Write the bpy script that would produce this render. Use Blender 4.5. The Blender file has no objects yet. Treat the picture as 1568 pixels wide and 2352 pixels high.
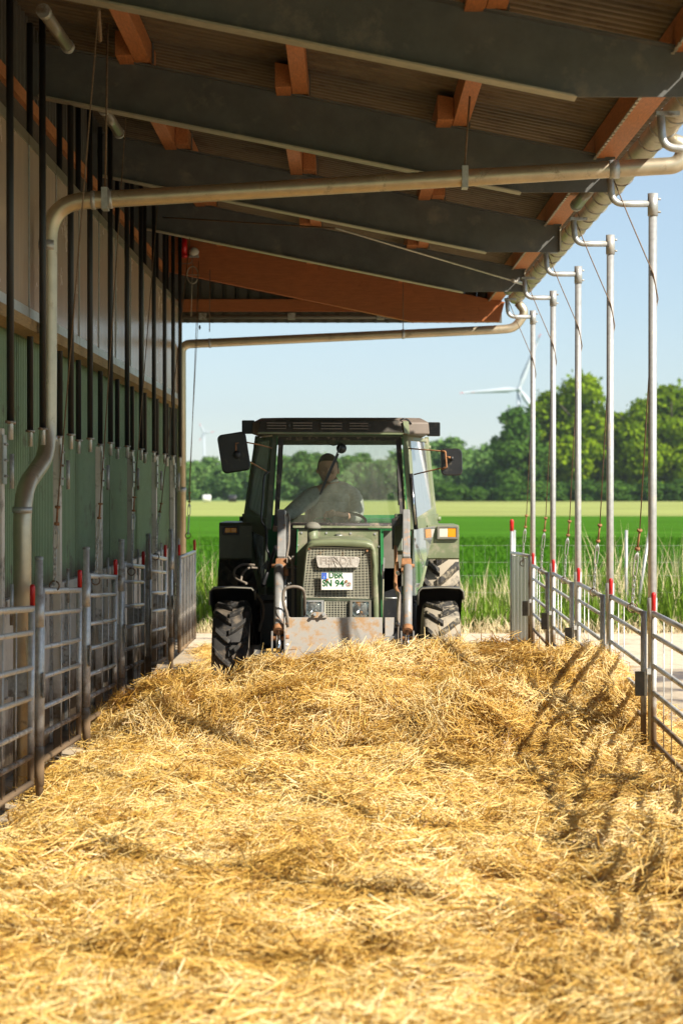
import bpy, math, random
import numpy as np
from mathutils import Vector, Matrix, Quaternion

scn = bpy.context.scene
COL = scn.collection
rng = random.Random(7)
nr = np.random.default_rng(11)

# ------------------------------------------------------------------ camera
F = 4800.0          # focal length in pixels of a 1568x2352 picture
CH = 2.0            # camera height
cd = bpy.data.cameras.new('camera'); cam = bpy.data.objects.new('camera', cd); COL.objects.link(cam)
cd.sensor_fit = 'VERTICAL'; cd.sensor_height = 36.0; cd.lens = F / 2352 * 36.0
cam.location = (0, 0, CH)
cam.rotation_euler = (math.radians(90) - math.atan(46 / F), 0, math.atan(13 / F))
cd.clip_start = 0.1; cd.clip_end = 12000
cd.dof.use_dof = True; cd.dof.focus_distance = 17.4; cd.dof.aperture_fstop = 2.8
scn.camera = cam

# ------------------------------------------------------------------ light
SX, SY, SZ = 1.0, -0.88, 1.0
el = math.atan2(SZ, math.hypot(SX, SY)); az = math.atan2(SX, SY)
w = bpy.data.worlds.new('World'); scn.world = w; w.use_nodes = True
nt = w.node_tree; nt.nodes.clear()
wo = nt.nodes.new('ShaderNodeOutputWorld'); bg = nt.nodes.new('ShaderNodeBackground')
sky = nt.nodes.new('ShaderNodeTexSky'); sky.sky_type = 'NISHITA'; sky.sun_disc = False
sky.sun_elevation = el; sky.sun_rotation = az; sky.air_density = 1.0; sky.dust_density = 0.05; sky.ozone_density = 2.2
bg.inputs['Strength'].default_value = 0.067
tcw = nt.nodes.new('ShaderNodeTexCoord'); mpw = nt.nodes.new('ShaderNodeMapping'); mpw.inputs['Scale'].default_value = (2.2, 2.2, 14)
nzw = nt.nodes.new('ShaderNodeTexNoise'); nzw.inputs['Scale'].default_value = 1.6; nzw.inputs['Detail'].default_value = 5
rpw = nt.nodes.new('ShaderNodeValToRGB'); rpw.color_ramp.elements[0].position = 0.5; rpw.color_ramp.elements[1].position = 0.85
rpw.color_ramp.elements[0].color = (.32, .32, .32, 1); rpw.color_ramp.elements[1].color = (.55, .55, .55, 1)
mxw = nt.nodes.new('ShaderNodeMix'); mxw.data_type = 'RGBA'; mxw.inputs[7].default_value = (6.2, 7.4, 8.3, 1)
nt.links.new(tcw.outputs['Generated'], mpw.inputs['Vector']); nt.links.new(mpw.outputs[0], nzw.inputs['Vector'])
nt.links.new(nzw.outputs[0], rpw.inputs[0]); nt.links.new(rpw.outputs[0], mxw.inputs[0])
tnt = nt.nodes.new('ShaderNodeMix'); tnt.data_type = 'RGBA'; tnt.blend_type = 'MULTIPLY'; tnt.inputs[0].default_value = 1; tnt.inputs[7].default_value = (.95, 1.02, 1.09, 1)
nt.links.new(sky.outputs[0], tnt.inputs[6]); nt.links.new(tnt.outputs[2], mxw.inputs[6]); nt.links.new(mxw.outputs[2], bg.inputs['Color']); nt.links.new(bg.outputs[0], wo.inputs[0])
ld = bpy.data.lights.new('sun', 'SUN'); ld.energy = 5.0; ld.angle = math.radians(0.53); ld.color = (1.0, .93, .80)
sun = bpy.data.objects.new('sun', ld); COL.objects.link(sun)
sun.rotation_euler = Vector((SX, SY, SZ)).to_track_quat('Z', 'Y').to_euler()
sun.location = (20, -12, 20)
scn.view_settings.view_transform = 'Standard'; scn.view_settings.look = 'None'
scn.view_settings.exposure = 0.85; scn.view_settings.gamma = 1.0; scn.view_settings.use_curve_mapping = False
scn.cycles.max_bounces = 8; scn.cycles.diffuse_bounces = 4; scn.cycles.transparent_max_bounces = 16

# ------------------------------------------------------------------ helpers
def P(px, py, Y):
    "point at depth Y seen at pixel (px, py) of the 1568x2352 picture"
    return (( px - 797) * Y / F, Y, CH + (1130 - py) * Y / F)

class MB:
    def __init__(s): s.v = []; s.f = []; s.sm = []
    def add(s, vs, fs, smooth=False):
        n = len(s.v); s.v += [tuple(p) for p in vs]; s.f += [tuple(i + n for i in q) for q in fs]; s.sm += [smooth] * len(fs); return s
    def box(s, x0, y0, z0, x1, y1, z1):
        return s.add([(x0,y0,z0),(x1,y0,z0),(x1,y1,z0),(x0,y1,z0),(x0,y0,z1),(x1,y0,z1),(x1,y1,z1),(x0,y1,z1)],
                     [(0,3,2,1),(4,5,6,7),(0,1,5,4),(1,2,6,5),(2,3,7,6),(3,0,4,7)])
    def beam(s, p, q, w_, h, up=(0,0,1)):
        p = Vector(p); q = Vector(q); d = (q - p).normalized(); u = Vector(up)
        if abs(d.dot(u)) > .98: u = Vector((0,1,0))
        a = d.cross(u).normalized(); b = a.cross(d).normalized()
        vs = []
        for c in (p, q):
            for i, j in ((-1,-1),(1,-1),(1,1),(-1,1)): vs.append(c + a * (i*w_/2) + b * (j*h/2))
        return s.add(vs, [(0,3,2,1),(4,5,6,7),(0,1,5,4),(1,2,6,5),(2,3,7,6),(3,0,4,7)])
    def tube(s, pts, r, n=12, caps=True, closed=False):
        pts = [Vector(p) for p in pts]; m = len(pts)
        rs = r if isinstance(r, (list, tuple)) else [r] * m
        t0 = (pts[1] - pts[0]).normalized(); a = t0.orthogonal().normalized(); vs = []
        for i, p in enumerate(pts):
            if closed: t = (pts[(i+1) % m] - pts[i-1]).normalized()
            elif i == 0: t = t0
            elif i == m - 1: t = (pts[i] - pts[i-1]).normalized()
            else: t = ((pts[i+1] - p).normalized() + (p - pts[i-1]).normalized()).normalized()
            a = (a - t * a.dot(t)).normalized(); b = t.cross(a)
            k = 1.0
            for j in range(n):
                c = 2 * math.pi * j / n; vs.append(p + (a * math.cos(c) + b * math.sin(c)) * rs[i])
        fs = []
        for i in range(m if closed else m - 1):
            i2 = (i + 1) % m
            for j in range(n):
                k = (j + 1) % n; fs.append((i*n+j, i*n+k, i2*n+k, i2*n+j))
        s.add(vs, fs, True)
        if caps and not closed:
            k0 = len(s.v) - m*n
            s.f.append(tuple(k0 + j for j in range(n-1, -1, -1))); s.sm.append(False)
            s.f.append(tuple(k0 + (m-1)*n + j for j in range(n))); s.sm.append(False)
        return s
    def prism(s, poly, vec):
        n = len(poly); v = Vector(vec); vs = [Vector(p) for p in poly] + [Vector(p) + v for p in poly]
        fs = [tuple(range(n-1, -1, -1)), tuple(range(n, 2*n))] + [(i, (i+1) % n, n + (i+1) % n, n + i) for i in range(n)]
        return s.add(vs, fs)
    def slab(s, quad, t, nrm):
        return s.prism(quad, Vector(nrm).normalized() * t)
    def ring(s, outer, inner, vec):
        "frame between two matching polygons"
        n = len(outer); v = Vector(vec)
        vs = [Vector(p) for p in outer] + [Vector(p) for p in inner]; vs += [p + v for p in vs]
        fs = []
        for i in range(n):
            j = (i+1) % n
            fs += [(i, j, n+j, n+i), (2*n+j, 2*n+i, 3*n+i, 3*n+j), (i, 2*n+i, 2*n+j, j), (n+i, n+j, 3*n+j, 3*n+i)]
        return s.add(vs, fs)
    def lathe(s, prof, c, axis='X', n=32, a0=0.0, a1=2*math.pi, smooth=True):
        full = abs(a1 - a0 - 2*math.pi) < 1e-6; m = n if full else n + 1; vs = []
        for i in range(m):
            t = a0 + (a1 - a0) * i / n; co, si = math.cos(t), math.sin(t)
            for r, a in prof:
                if axis == 'X': vs.append((c[0]+a, c[1]+r*co, c[2]+r*si))
                elif axis == 'Y': vs.append((c[0]+r*co, c[1]+a, c[2]+r*si))
                else: vs.append((c[0]+r*co, c[1]+r*si, c[2]+a))
        k = len(prof); fs = []
        for i in range(n):
            i2 = (i+1) % m
            for j in range(k-1): fs.append((i*k+j, i*k+j+1, i2*k+j+1, i2*k+j))
        return s.add(vs, fs, smooth)
    def ell(s, c, r, nu=16, nv=10, fn=None):
        vs = []
        for i in range(nv + 1):
            ph = math.pi * i / nv
            for j in range(nu):
                th = 2*math.pi*j/nu; d = (math.sin(ph)*math.cos(th), math.sin(ph)*math.sin(th), math.cos(ph))
                p = Vector((r[0]*d[0], r[1]*d[1], r[2]*d[2]))
                if fn: p = fn(p, d)
                vs.append(Vector(c) + p)
        fs = [(i*nu+j, (i+1)*nu+j, (i+1)*nu+(j+1) % nu, i*nu+(j+1) % nu) for i in range(nv) for j in range(nu)]
        return s.add(vs, fs, True)
    def build(s, name, mt, parent=None, org=(0,0,0), bevel=0, sub=0):
        me = bpy.data.meshes.new(name)
        o_ = Vector(org)
        me.from_pydata([tuple(Vector(p) - o_) for p in s.v], [], s.f)
        me.polygons.foreach_set('use_smooth', s.sm); me.update()
        me.materials.append(mt)
        o = bpy.data.objects.new(name, me); COL.objects.link(o)
        if parent is not None: o.parent = parent
        else: o.location = o_
        if bevel:
            b = o.modifiers.new('b', 'BEVEL'); b.width = bevel; b.segments = 2; b.limit_method = 'ANGLE'; b.harden_normals = False
        return o

def fillet(pts, r, n=8):
    pts = [Vector(p) for p in pts]; out = [pts[0]]
    for i in range(1, len(pts)-1):
        a, b, c = pts[i-1], pts[i], pts[i+1]; u = (a-b); v = (c-b); rr = min(r, u.length*.49, v.length*.49)
        u.normalize(); v.normalize(); p0 = b + u*rr; p1 = b + v*rr
        for k in range(n+1):
            t = k/n; out.append(p0*(1-t)**2 + b*2*t*(1-t) + p1*t*t)
    out.append(pts[-1]); return out

def tag(o, label=None, cat=None, group=None, kind=None):
    if label: o['label'] = label
    if cat: o['category'] = cat
    if group: o['group'] = group
    if kind: o['kind'] = kind
    return o
def thing(name, loc, label, cat, group=None):
    o = bpy.data.objects.new(name, None); COL.objects.link(o); o.location = loc; o.empty_display_size = .2
    return tag(o, label, cat, group)
def kids(o): return [c for c in bpy.data.objects if c.parent is o]
def dup(o, loc, label=None, rot=None, scale=None, parent=None, _k=None):
    if _k is None:
        _k = {}
        for c in bpy.data.objects:
            if c.parent: _k.setdefault(c.parent.name, []).append(c)
    n = o.copy(); COL.objects.link(n)
    if parent is not None: n.parent = parent
    else:
        n.location = loc
        if rot is not None: n.rotation_euler = rot
        if scale is not None: n.scale = scale
        if label: n['label'] = label
    for c in _k.get(o.name, []): dup(c, None, parent=n, _k=_k)
    return n

# ------------------------------------------------------------------ materials
def mat(name, col, rough=.6, metal=0., var=.12, scale=6., bump=0., bscale=40., dirt=None, damt=.5, dscale=3., drough=.9,
        trans=0., stretch=None, spec=.5, dlow=None):
    m = bpy.data.materials.new(name); m.use_nodes = True; n = m.node_tree.nodes; l = m.node_tree.links
    b = n['Principled BSDF']; b.inputs['Roughness'].default_value = rough; b.inputs['Metallic'].default_value = metal
    b.inputs['Specular IOR Level'].default_value = spec
    geo = n.new('ShaderNodeNewGeometry'); mp = n.new('ShaderNodeMapping'); l.new(geo.outputs['Position'], mp.inputs[0])
    if stretch: mp.inputs['Scale'].default_value = stretch
    nz = n.new('ShaderNodeTexNoise'); nz.inputs['Scale'].default_value = scale; nz.inputs['Detail'].default_value = 6; nz.inputs['Roughness'].default_value = .65
    l.new(mp.outputs[0], nz.inputs['Vector'])
    mr = n.new('ShaderNodeMapRange'); mr.inputs[1].default_value = .25; mr.inputs[2].default_value = .75
    mr.inputs[3].default_value = 1-var*1.6; mr.inputs[4].default_value = 1+var*1.6; l.new(nz.outputs[0], mr.inputs[0])
    mx = n.new('ShaderNodeVectorMath'); mx.operation = 'SCALE'; mx.inputs[0].default_value = col; l.new(mr.outputs[0], mx.inputs['Scale'])
    out = mx.outputs[0]
    if dirt:
        nd = n.new('ShaderNodeTexNoise'); nd.inputs['Scale'].default_value = dscale; nd.inputs['Detail'].default_value = 8; nd.inputs['Roughness'].default_value = .7
        l.new(geo.outputs['Position'], nd.inputs['Vector'])
        rp = n.new('ShaderNodeValToRGB'); c0 = .62 - damt*.3; rp.color_ramp.elements[0].position = c0; rp.color_ramp.elements[1].position = c0 + .12
        l.new(nd.outputs[0], rp.inputs[0]); fac = rp.outputs[0]
        if dlow:   # dirt splashed up to this height (world z)
            sx = n.new('ShaderNodeSeparateXYZ'); l.new(geo.outputs['Position'], sx.inputs[0])
            ml = n.new('ShaderNodeMapRange'); ml.inputs[1].default_value = dlow[0]; ml.inputs[2].default_value = dlow[1]
            ml.inputs[3].default_value = 1; ml.inputs[4].default_value = 0; l.new(sx.outputs[2], ml.inputs[0])
            ad = n.new('ShaderNodeMath'); ad.operation = 'MULTIPLY_ADD'; l.new(nd.outputs[0], ad.inputs[0]); ad.inputs[1].default_value = 1.2
            l.new(ml.outputs[0], ad.inputs[2])
            mm = n.new('ShaderNodeMapRange'); mm.inputs[1].default_value = .85; mm.inputs[2].default_value = 1.25; l.new(ad.outputs[0], mm.inputs[0])
            m2 = n.new('ShaderNodeMath'); m2.operation = 'MAXIMUM'; l.new(mm.outputs[0], m2.inputs[0]); l.new(fac, m2.inputs[1]); fac = m2.outputs[0]
        dm = n.new('ShaderNodeMix'); dm.data_type = 'RGBA'; dm.inputs[7].default_value = (*dirt, 1)
        l.new(fac, dm.inputs[0]); l.new(out, dm.inputs[6]); out = dm.outputs[2]
        rm = n.new('ShaderNodeMapRange'); rm.inputs[3].default_value = rough; rm.inputs[4].default_value = drough; l.new(fac, rm.inputs[0]); l.new(rm.outputs[0], b.inputs['Roughness'])
        if metal:
            me_ = n.new('ShaderNodeMapRange'); me_.inputs[3].default_value = metal; me_.inputs[4].default_value = 0; l.new(fac, me_.inputs[0]); l.new(me_.outputs[0], b.inputs['Metallic'])
    l.new(out, b.inputs['Base Color'])
    if bump:
        nb = n.new('ShaderNodeTexNoise'); nb.inputs['Scale'].default_value = bscale; nb.inputs['Detail'].default_value = 5; l.new(mp.outputs[0], nb.inputs['Vector'])
        bp = n.new('ShaderNodeBump'); bp.inputs['Strength'].default_value = bump; bp.inputs['Distance'].default_value = .01; l.new(nb.outputs[0], bp.inputs['Height']); l.new(bp.outputs[0], b.inputs['Normal'])
    return m
M = {}
M['galv'] = mat('galvanised_steel', (.58,.57,.54), .42, .45, var=.16, scale=30, dirt=(.20,.13,.07), damt=.12, dscale=5, dlow=(.1,.75))
M['galvc'] = mat('clean_galvanised_steel', (.47,.47,.46), .42, .5, var=.12, scale=25, dirt=(.40,.34,.26), damt=.15, dscale=4)
M['galvd'] = mat('dull_galvanised_steel', (.40,.40,.38), .5, .5, var=.2, scale=30, dirt=(.16,.12,.08), damt=.4, dscale=6)
M['rustrope'] = mat('rusty_cable', (.20,.13,.08), .7, .3, var=.3, scale=60)
M['rafter'] = mat('grey_painted_steel', (.112,.112,.105), .55, .1, var=.14, scale=5, bump=.1, bscale=60, dirt=(.20,.18,.15), damt=.2, dscale=3)
M['flange'] = mat('zinc_steel_and_lit_flange', (.42,.38,.30), .5, .6, var=.12, scale=12)
M['roof'] = mat('fibre_cement', (.15,.112,.072), .85, 0, var=.2, scale=4, stretch=(.6,6,1), dirt=(.10,.07,.045), damt=.4, dscale=2.2)
M['wood'] = mat('orange_spruce', (.43,.155,.048), .6, 0, var=.22, scale=14, stretch=(6,.7,6), bump=.1, bscale=40, dirt=(.20,.07,.03), damt=.0, dscale=9)
M['woodx'] = mat('orange_glulam', (.34,.105,.028), .6, 0, var=.16, scale=10, stretch=(.6,6,6), bump=.1, bscale=30, dirt=(.16,.05,.02), damt=.02, dscale=7)
M['pipe'] = mat('zinc_downpipe', (.56,.48,.35), .42, .75, var=.10, scale=7, dirt=(.26,.20,.12), damt=.12, dscale=6)
M['gutter'] = mat('zinc_gutter', (.50,.45,.36), .45, .75, var=.12, scale=9, dirt=(.22,.16,.09), damt=.2, dscale=6)
M['green'] = mat('green_cladding', (.23,.32,.18), .45, 0, var=.08, scale=3, dirt=(.18,.16,.12), damt=.15, dscale=3, dlow=(1.1,1.5))
M['pale'] = mat('pale_sandwich_panel', (.62,.57,.50), .55, 0, var=.10, scale=4, dirt=(.14,.10,.06), damt=.25, dscale=3.5, dlow=(.05,.8))
M['panel'] = mat('milky_polycarbonate', (.46,.355,.27), .22, 0, var=.07, scale=2, stretch=(1,6,.6), dirt=(.36,.28,.2), damt=.08, dscale=1.6)
M['black'] = mat('black_rubber_pipe', (.015,.015,.016), .5, 0, var=.2, scale=8)
M['woodp'] = mat('weathered_timber', (.30,.19,.08), .8, 0, var=.25, scale=14, stretch=(6,.7,6))
M['net'] = mat('brown_windbreak_net', (.07,.05,.035), .9, 0, var=.4, scale=50)
M['gable'] = mat('grey_gable_cladding', (.13,.12,.10), .55, .1, var=.1, scale=3)
M['red'] = mat('red_plastic', (.55,.012,.012), .35, 0, var=.1, scale=10)
M['white'] = mat('white_plastic', (.7,.7,.66), .4, 0, var=.05, scale=10)
M['lamp'] = mat('lamp_cover', (.19,.17,.13), .3, 0, var=.05, scale=10)
M['lampb'] = mat('bulb_cover', (.62,.60,.50), .3, 0, var=.05, scale=10)
M['concrete'] = mat('yard_concrete', (.46,.37,.26), .85, 0, var=.15, scale=2, bump=.3, bscale=30, dirt=(.11,.07,.04), damt=.45, dscale=.9, drough=.4)
M['gravel'] = mat('sandy_gravel', (.62,.50,.36), .95, 0, var=.16, scale=14, bump=.5, bscale=60, dirt=(.40,.30,.19), damt=.3, dscale=2)
M['soil'] = mat('soil', (.20,.15,.08), .95, 0, var=.3, scale=3)
M['crop'] = mat('green_crop', (.058,.158,.014), 1., 0, var=.38, scale=.9, stretch=(.03,.7,1), spec=.0)
M['meadow'] = mat('pale_meadow', (.31,.34,.11), 1., 0, var=.3, scale=.12, stretch=(.2,1.2,1), spec=.0)
M['field'] = mat('far_field', (.10,.19,.04), .9, 0, var=.2, scale=.02)
M['bark'] = mat('bark', (.12,.10,.07), .9, 0, var=.3, scale=1)
# tractor
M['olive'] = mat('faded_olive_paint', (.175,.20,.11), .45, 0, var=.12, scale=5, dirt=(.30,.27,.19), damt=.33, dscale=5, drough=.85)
M['olived'] = mat('dark_and_shaded_olive', (.075,.09,.058), .4, 0, var=.15, scale=5, dirt=(.20,.18,.12), damt=.12, dscale=5)  # darker olive: shade put into the colour on the left cab side and fender
M['brightg'] = mat('bright_green_paint', (.04,.24,.08), .4, 0, var=.1, scale=6)
M['roofb'] = mat('brown_grey_roof', (.17,.135,.11), .6, 0, var=.15, scale=6, dirt=(.30,.25,.19), damt=.2, dscale=7)
M['blackp'] = mat('black_plastic', (.018,.018,.02), .38, 0, var=.2, scale=10, dirt=(.10,.085,.06), damt=.1, dscale=9)
M['rubberseal'] = mat('seal_rubber', (.035,.03,.028), .6, 0, var=.2, scale=15, dirt=(.22,.18,.13), damt=.35, dscale=12)
M['dustyg'] = mat('dusty_grey_plastic', (.16,.15,.12), .7, 0, var=.15, scale=8)
M['grille'] = mat('cream_grille', (.45,.43,.33), .6, 0, var=.12, scale=10, dirt=(.35,.22,.12), damt=.12, dscale=15)
M['film'] = mat('peeling_foil', (.50,.46,.41), .55, .1, var=.12, scale=20, bump=.6, bscale=60)
M['foilt'] = mat('foil_letters', (.40,.355,.31), .6, .1, var=.12, scale=30)
M['fascia'] = mat('brown_fascia', (.055,.048,.038), .5, 0, var=.2, scale=8, dirt=(.14,.11,.08), damt=.15, dscale=9)
M['loader'] = mat('worn_grey_loader', (.28,.275,.265), .45, .15, var=.14, scale=8, dirt=(.42,.22,.10), damt=.22, dscale=9)
M['rustp'] = mat('rusty_plate', (.40,.375,.34), .6, .1, var=.12, scale=9, dirt=(.40,.25,.13), damt=.42, dscale=9, drough=.8)
M['rust'] = mat('rust', (.30,.14,.06), .8, 0, var=.3, scale=20)
M['hose'] = mat('dusty_hose', (.20,.165,.13), .6, 0, var=.15, scale=30)
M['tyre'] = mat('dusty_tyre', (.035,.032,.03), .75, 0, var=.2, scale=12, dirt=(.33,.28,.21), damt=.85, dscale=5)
M['tyre_shade'] = mat('shaded_tyre_tone', (.03,.027,.025), .75, 0, var=.2, scale=12, dirt=(.14,.11,.08), damt=.5, dscale=5)  # less dust and darker: shade of the left wheels put into the colour
M['lug_shade'] = mat('shaded_tread_tone', (.022,.020,.018), .7, 0, var=.3, scale=20, dirt=(.12,.09,.06), damt=.3, dscale=11)  # lugs of the left wheels, darkened the same way for shade
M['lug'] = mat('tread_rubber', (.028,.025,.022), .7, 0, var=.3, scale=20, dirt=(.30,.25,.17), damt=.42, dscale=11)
M['rim'] = mat('rim_paint', (.35,.30,.22), .6, 0, var=.2, scale=10)
M['chrome'] = mat('chromed_rod', (.75,.75,.75), .15, 1.0, var=.03)
M['plate'] = mat('number_plate', (.80,.80,.74), .4, 0, var=.04, scale=20)
M['blue'] = mat('plate_blue', (.012,.13,.62), .4, 0, var=.03)
M['pgreen'] = mat('plate_green', (.006,.12,.03), .4, 0, var=.03)
M['amber'] = mat('amber_lens', (.85,.30,.01), .15, 0, var=.05)
M['clearl'] = mat('clear_lens', (.62,.58,.50), .12, 0, var=.05)
M['knit'] = mat('grey_knit', (.55,.53,.47), .9, 0, var=.15, scale=30, bump=.3, bscale=150)
M['skin'] = mat('skin', (.68,.39,.27), .5, 0, var=.06, scale=20)
M['hair'] = mat('dark_hair', (.03,.02,.014), .7, 0, var=.3, scale=80, bump=.4, bscale=200)
M['seat'] = mat('seat_fabric', (.04,.04,.04), .8, 0, var=.2, scale=10)
M['turb'] = mat('turbine_hazed_white', (.50,.55,.60), .5, 0, var=.02)  # white turned grey-blue: distance haze put into the colour
M['turbr'] = mat('turbine_red', (.75,.16,.14), .5, 0, var=.02)
M['reed'] = mat('dry_reed', (.58,.48,.28), .8, 0, var=.25, scale=3)
M['box'] = mat('dark_latch_box', (.10,.085,.06), .6, .3, var=.2, scale=20)

def glassm(name, dust, dcol, tint, gl=.08, sc=6.):
    m = bpy.data.materials.new(name); m.use_nodes = True; n = m.node_tree.nodes; l = m.node_tree.links; n.clear()
    o = n.new('ShaderNodeOutputMaterial'); t = n.new('ShaderNodeBsdfTransparent'); t.inputs[0].default_value = (*tint, 1)
    g = n.new('ShaderNodeBsdfGlossy'); g.inputs['Roughness'].default_value = .03
    d = n.new('ShaderNodeBsdfDiffuse'); d.inputs[0].default_value = (*dcol, 1)
    tl = n.new('ShaderNodeBsdfTranslucent'); tl.inputs[0].default_value = (*dcol, 1)
    dd = n.new('ShaderNodeMixShader'); dd.inputs[0].default_value = .4; l.new(d.outputs[0], dd.inputs[1]); l.new(tl.outputs[0], dd.inputs[2])
    fr = n.new('ShaderNodeFresnel'); fr.inputs[0].default_value = 1.45
    m1 = n.new('ShaderNodeMixShader'); l.new(fr.outputs[0], m1.inputs[0]); l.new(t.outputs[0], m1.inputs[1]); l.new(g.outputs[0], m1.inputs[2])
    geo = n.new('ShaderNodeNewGeometry'); mp = n.new('ShaderNodeMapping'); mp.inputs['Scale'].default_value = (3,3,.8); l.new(geo.outputs['Position'], mp.inputs[0])
    nz = n.new('ShaderNodeTexNoise'); nz.inputs['Scale'].default_value = sc; nz.inputs['Detail'].default_value = 7; l.new(mp.outputs[0], nz.inputs['Vector'])
    mr = n.new('ShaderNodeMapRange'); mr.inputs[1].default_value = .3; mr.inputs[2].default_value = .75; mr.inputs[3].default_value = dust*.6; mr.inputs[4].default_value = dust*1.5; l.new(nz.outputs[0], mr.inputs[0])
    m2 = n.new('ShaderNodeMixShader'); l.new(mr.outputs[0], m2.inputs[0]); l.new(m1.outputs[0], m2.inputs[1]); l.new(dd.outputs[0], m2.inputs[2])
    l.new(m2.outputs[0], o.inputs[0]); return m
M['glass'] = glassm('dusty_windscreen', .07, (.62,.62,.50), (.93,.96,.93))
M['sglass'] = glassm('side_glass', .20, (.55,.58,.58), (.90,.94,.93))

def leafm(name, c1, c2, tr=.35, sc=.3):
    m = bpy.data.materials.new(name); m.use_nodes = True; n = m.node_tree.nodes; l = m.node_tree.links; n.clear()
    o = n.new('ShaderNodeOutputMaterial'); d = n.new('ShaderNodeBsdfDiffuse'); t = n.new('ShaderNodeBsdfTranslucent')
    mx = n.new('ShaderNodeMixShader'); mx.inputs[0].default_value = tr
    geo = n.new('ShaderNodeNewGeometry'); at = n.new('ShaderNodeAttribute'); at.attribute_name = 'rnd'
    nz = n.new('ShaderNodeTexNoise'); nz.inputs['Scale'].default_value = sc; l.new(geo.outputs['Position'], nz.inputs['Vector'])
    ad = n.new('ShaderNodeMath'); ad.operation = 'MULTIPLY_ADD'; ad.inputs[1].default_value = .5; l.new(at.outputs['Fac'], ad.inputs[0])
    ml = n.new('ShaderNodeMath'); ml.operation = 'MULTIPLY'; ml.inputs[1].default_value = .5; l.new(nz.outputs[0], ml.inputs[0]); l.new(ml.outputs[0], ad.inputs[2])
    rp = n.new('ShaderNodeMix'); rp.data_type = 'RGBA'; rp.inputs[6].default_value = (*c1,1); rp.inputs[7].default_value = (*c2,1); l.new(ad.outputs[0], rp.inputs[0])
    l.new(rp.outputs[2], d.inputs[0]); l.new(rp.outputs[2], t.inputs[0]); l.new(d.outputs[0], mx.inputs[1]); l.new(t.outputs[0], mx.inputs[2]); l.new(mx.outputs[0], o.inputs[0])
    return m
M['leaf'] = leafm('summer_leaves', (.045,.125,.006), (.31,.42,.015), .35, .10)
M['leafd'] = leafm('dark_leaves', (.03,.09,.018), (.11,.21,.03), .35, .12)
M['leafb'] = leafm('far_leaves', (.06,.15,.04), (.19,.31,.08), .3, .12)
M['weed'] = leafm('verge_green', (.06,.16,.015), (.26,.36,.05), .35, 1.2)

def strawm(name, patches=1.0):
    m = bpy.data.materials.new(name); m.use_nodes = True; n = m.node_tree.nodes; l = m.node_tree.links
    b = n['Principled BSDF']; b.inputs['Roughness'].default_value = .42; b.inputs['Specular IOR Level'].default_value = .45
    o = n['Material Output']
    at = n.new('ShaderNodeAttribute'); at.attribute_name = 'rnd'
    oi = n.new('ShaderNodeObjectInfo'); geo = n.new('ShaderNodeNewGeometry')
    rp = n.new('ShaderNodeValToRGB'); cr = rp.color_ramp
    cr.elements[0].position = 0; cr.elements[0].color = (.27,.125,.022,1)
    e = cr.elements.new(.22); e.color = (.52,.28,.045,1)
    e = cr.elements.new(.55); e.color = (.77,.50,.125,1)
    cr.elements[-1].position = 1; cr.elements[-1].color = (.94,.78,.42,1)
    nz = n.new('ShaderNodeTexNoise'); nz.inputs['Scale'].default_value = 1.7; nz.inputs['Detail'].default_value = 4; l.new(geo.outputs['Position'], nz.inputs['Vector'])
    mr = n.new('ShaderNodeMapRange'); mr.inputs[1].default_value = .3; mr.inputs[2].default_value = .62; mr.inputs[3].default_value = -.36*patches; mr.inputs[4].default_value = .10; l.new(nz.outputs[0], mr.inputs[0])
    ad = n.new('ShaderNodeMath'); ad.operation = 'ADD'; l.new(at.outputs['Fac'], ad.inputs[0]); l.new(mr.outputs[0], ad.inputs[1]); n2 = n.new('ShaderNodeTexNoise'); n2.inputs['Scale'].default_value = 1.15; n2.inputs['Detail'].default_value = 3; l.new(geo.outputs['Position'], n2.inputs['Vector'])
    m3 = n.new('ShaderNodeMapRange'); m3.inputs[1].default_value = .62; m3.inputs[2].default_value = .70; m3.inputs[3].default_value = 0; m3.inputs[4].default_value = -.42; l.new(n2.outputs[0], m3.inputs[0])
    a3 = n.new('ShaderNodeMath'); a3.operation = 'ADD'; l.new(ad.outputs[0], a3.inputs[0]); l.new(m3.outputs[0], a3.inputs[1]); l.new(a3.outputs[0], rp.inputs[0])
    l.new(rp.outputs[0], b.inputs['Base Color'])
    t = n.new('ShaderNodeBsdfTranslucent'); l.new(rp.outputs[0], t.inputs[0])
    mx = n.new('ShaderNodeMixShader'); mx.inputs[0].default_value = .18; l.new(b.outputs[0], mx.inputs[1]); l.new(t.outputs[0], mx.inputs[2]); l.new(mx.outputs[0], o.inputs[0])
    return m
M['straw'] = strawm('straw_stalks')
M['strawbase'] = mat('straw_litter', (.36,.195,.045), .9, 0, var=.5, scale=40, bump=1., bscale=80)

def textobj(body, size, mt, parent, loc, ext=.001, rot=(math.pi/2,0,0), name='lettering', offset=0, width=None):
    c = bpy.data.curves.new(name, 'FONT'); c.body = body; c.size = size; c.extrude = ext; c.offset = offset
    c.align_x = 'LEFT'; c.align_y = 'BOTTOM'
    o = bpy.data.objects.new(name, c); COL.objects.link(o); c.materials.append(mt)
    bpy.context.view_layer.update(); me = bpy.data.meshes.new_from_object(o.evaluated_get(bpy.context.evaluated_depsgraph_get()))
    bpy.data.objects.remove(o); o = bpy.data.objects.new(name, me); COL.objects.link(o)
    xs = [v.co.x for v in me.vertices]; k = (width/(max(xs)-min(xs))) if width else 1.0
    for v in me.vertices: v.co.x = (v.co.x-min(xs))*k
    o.parent = parent; o.location = loc; o.rotation_euler = rot; return o

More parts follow.
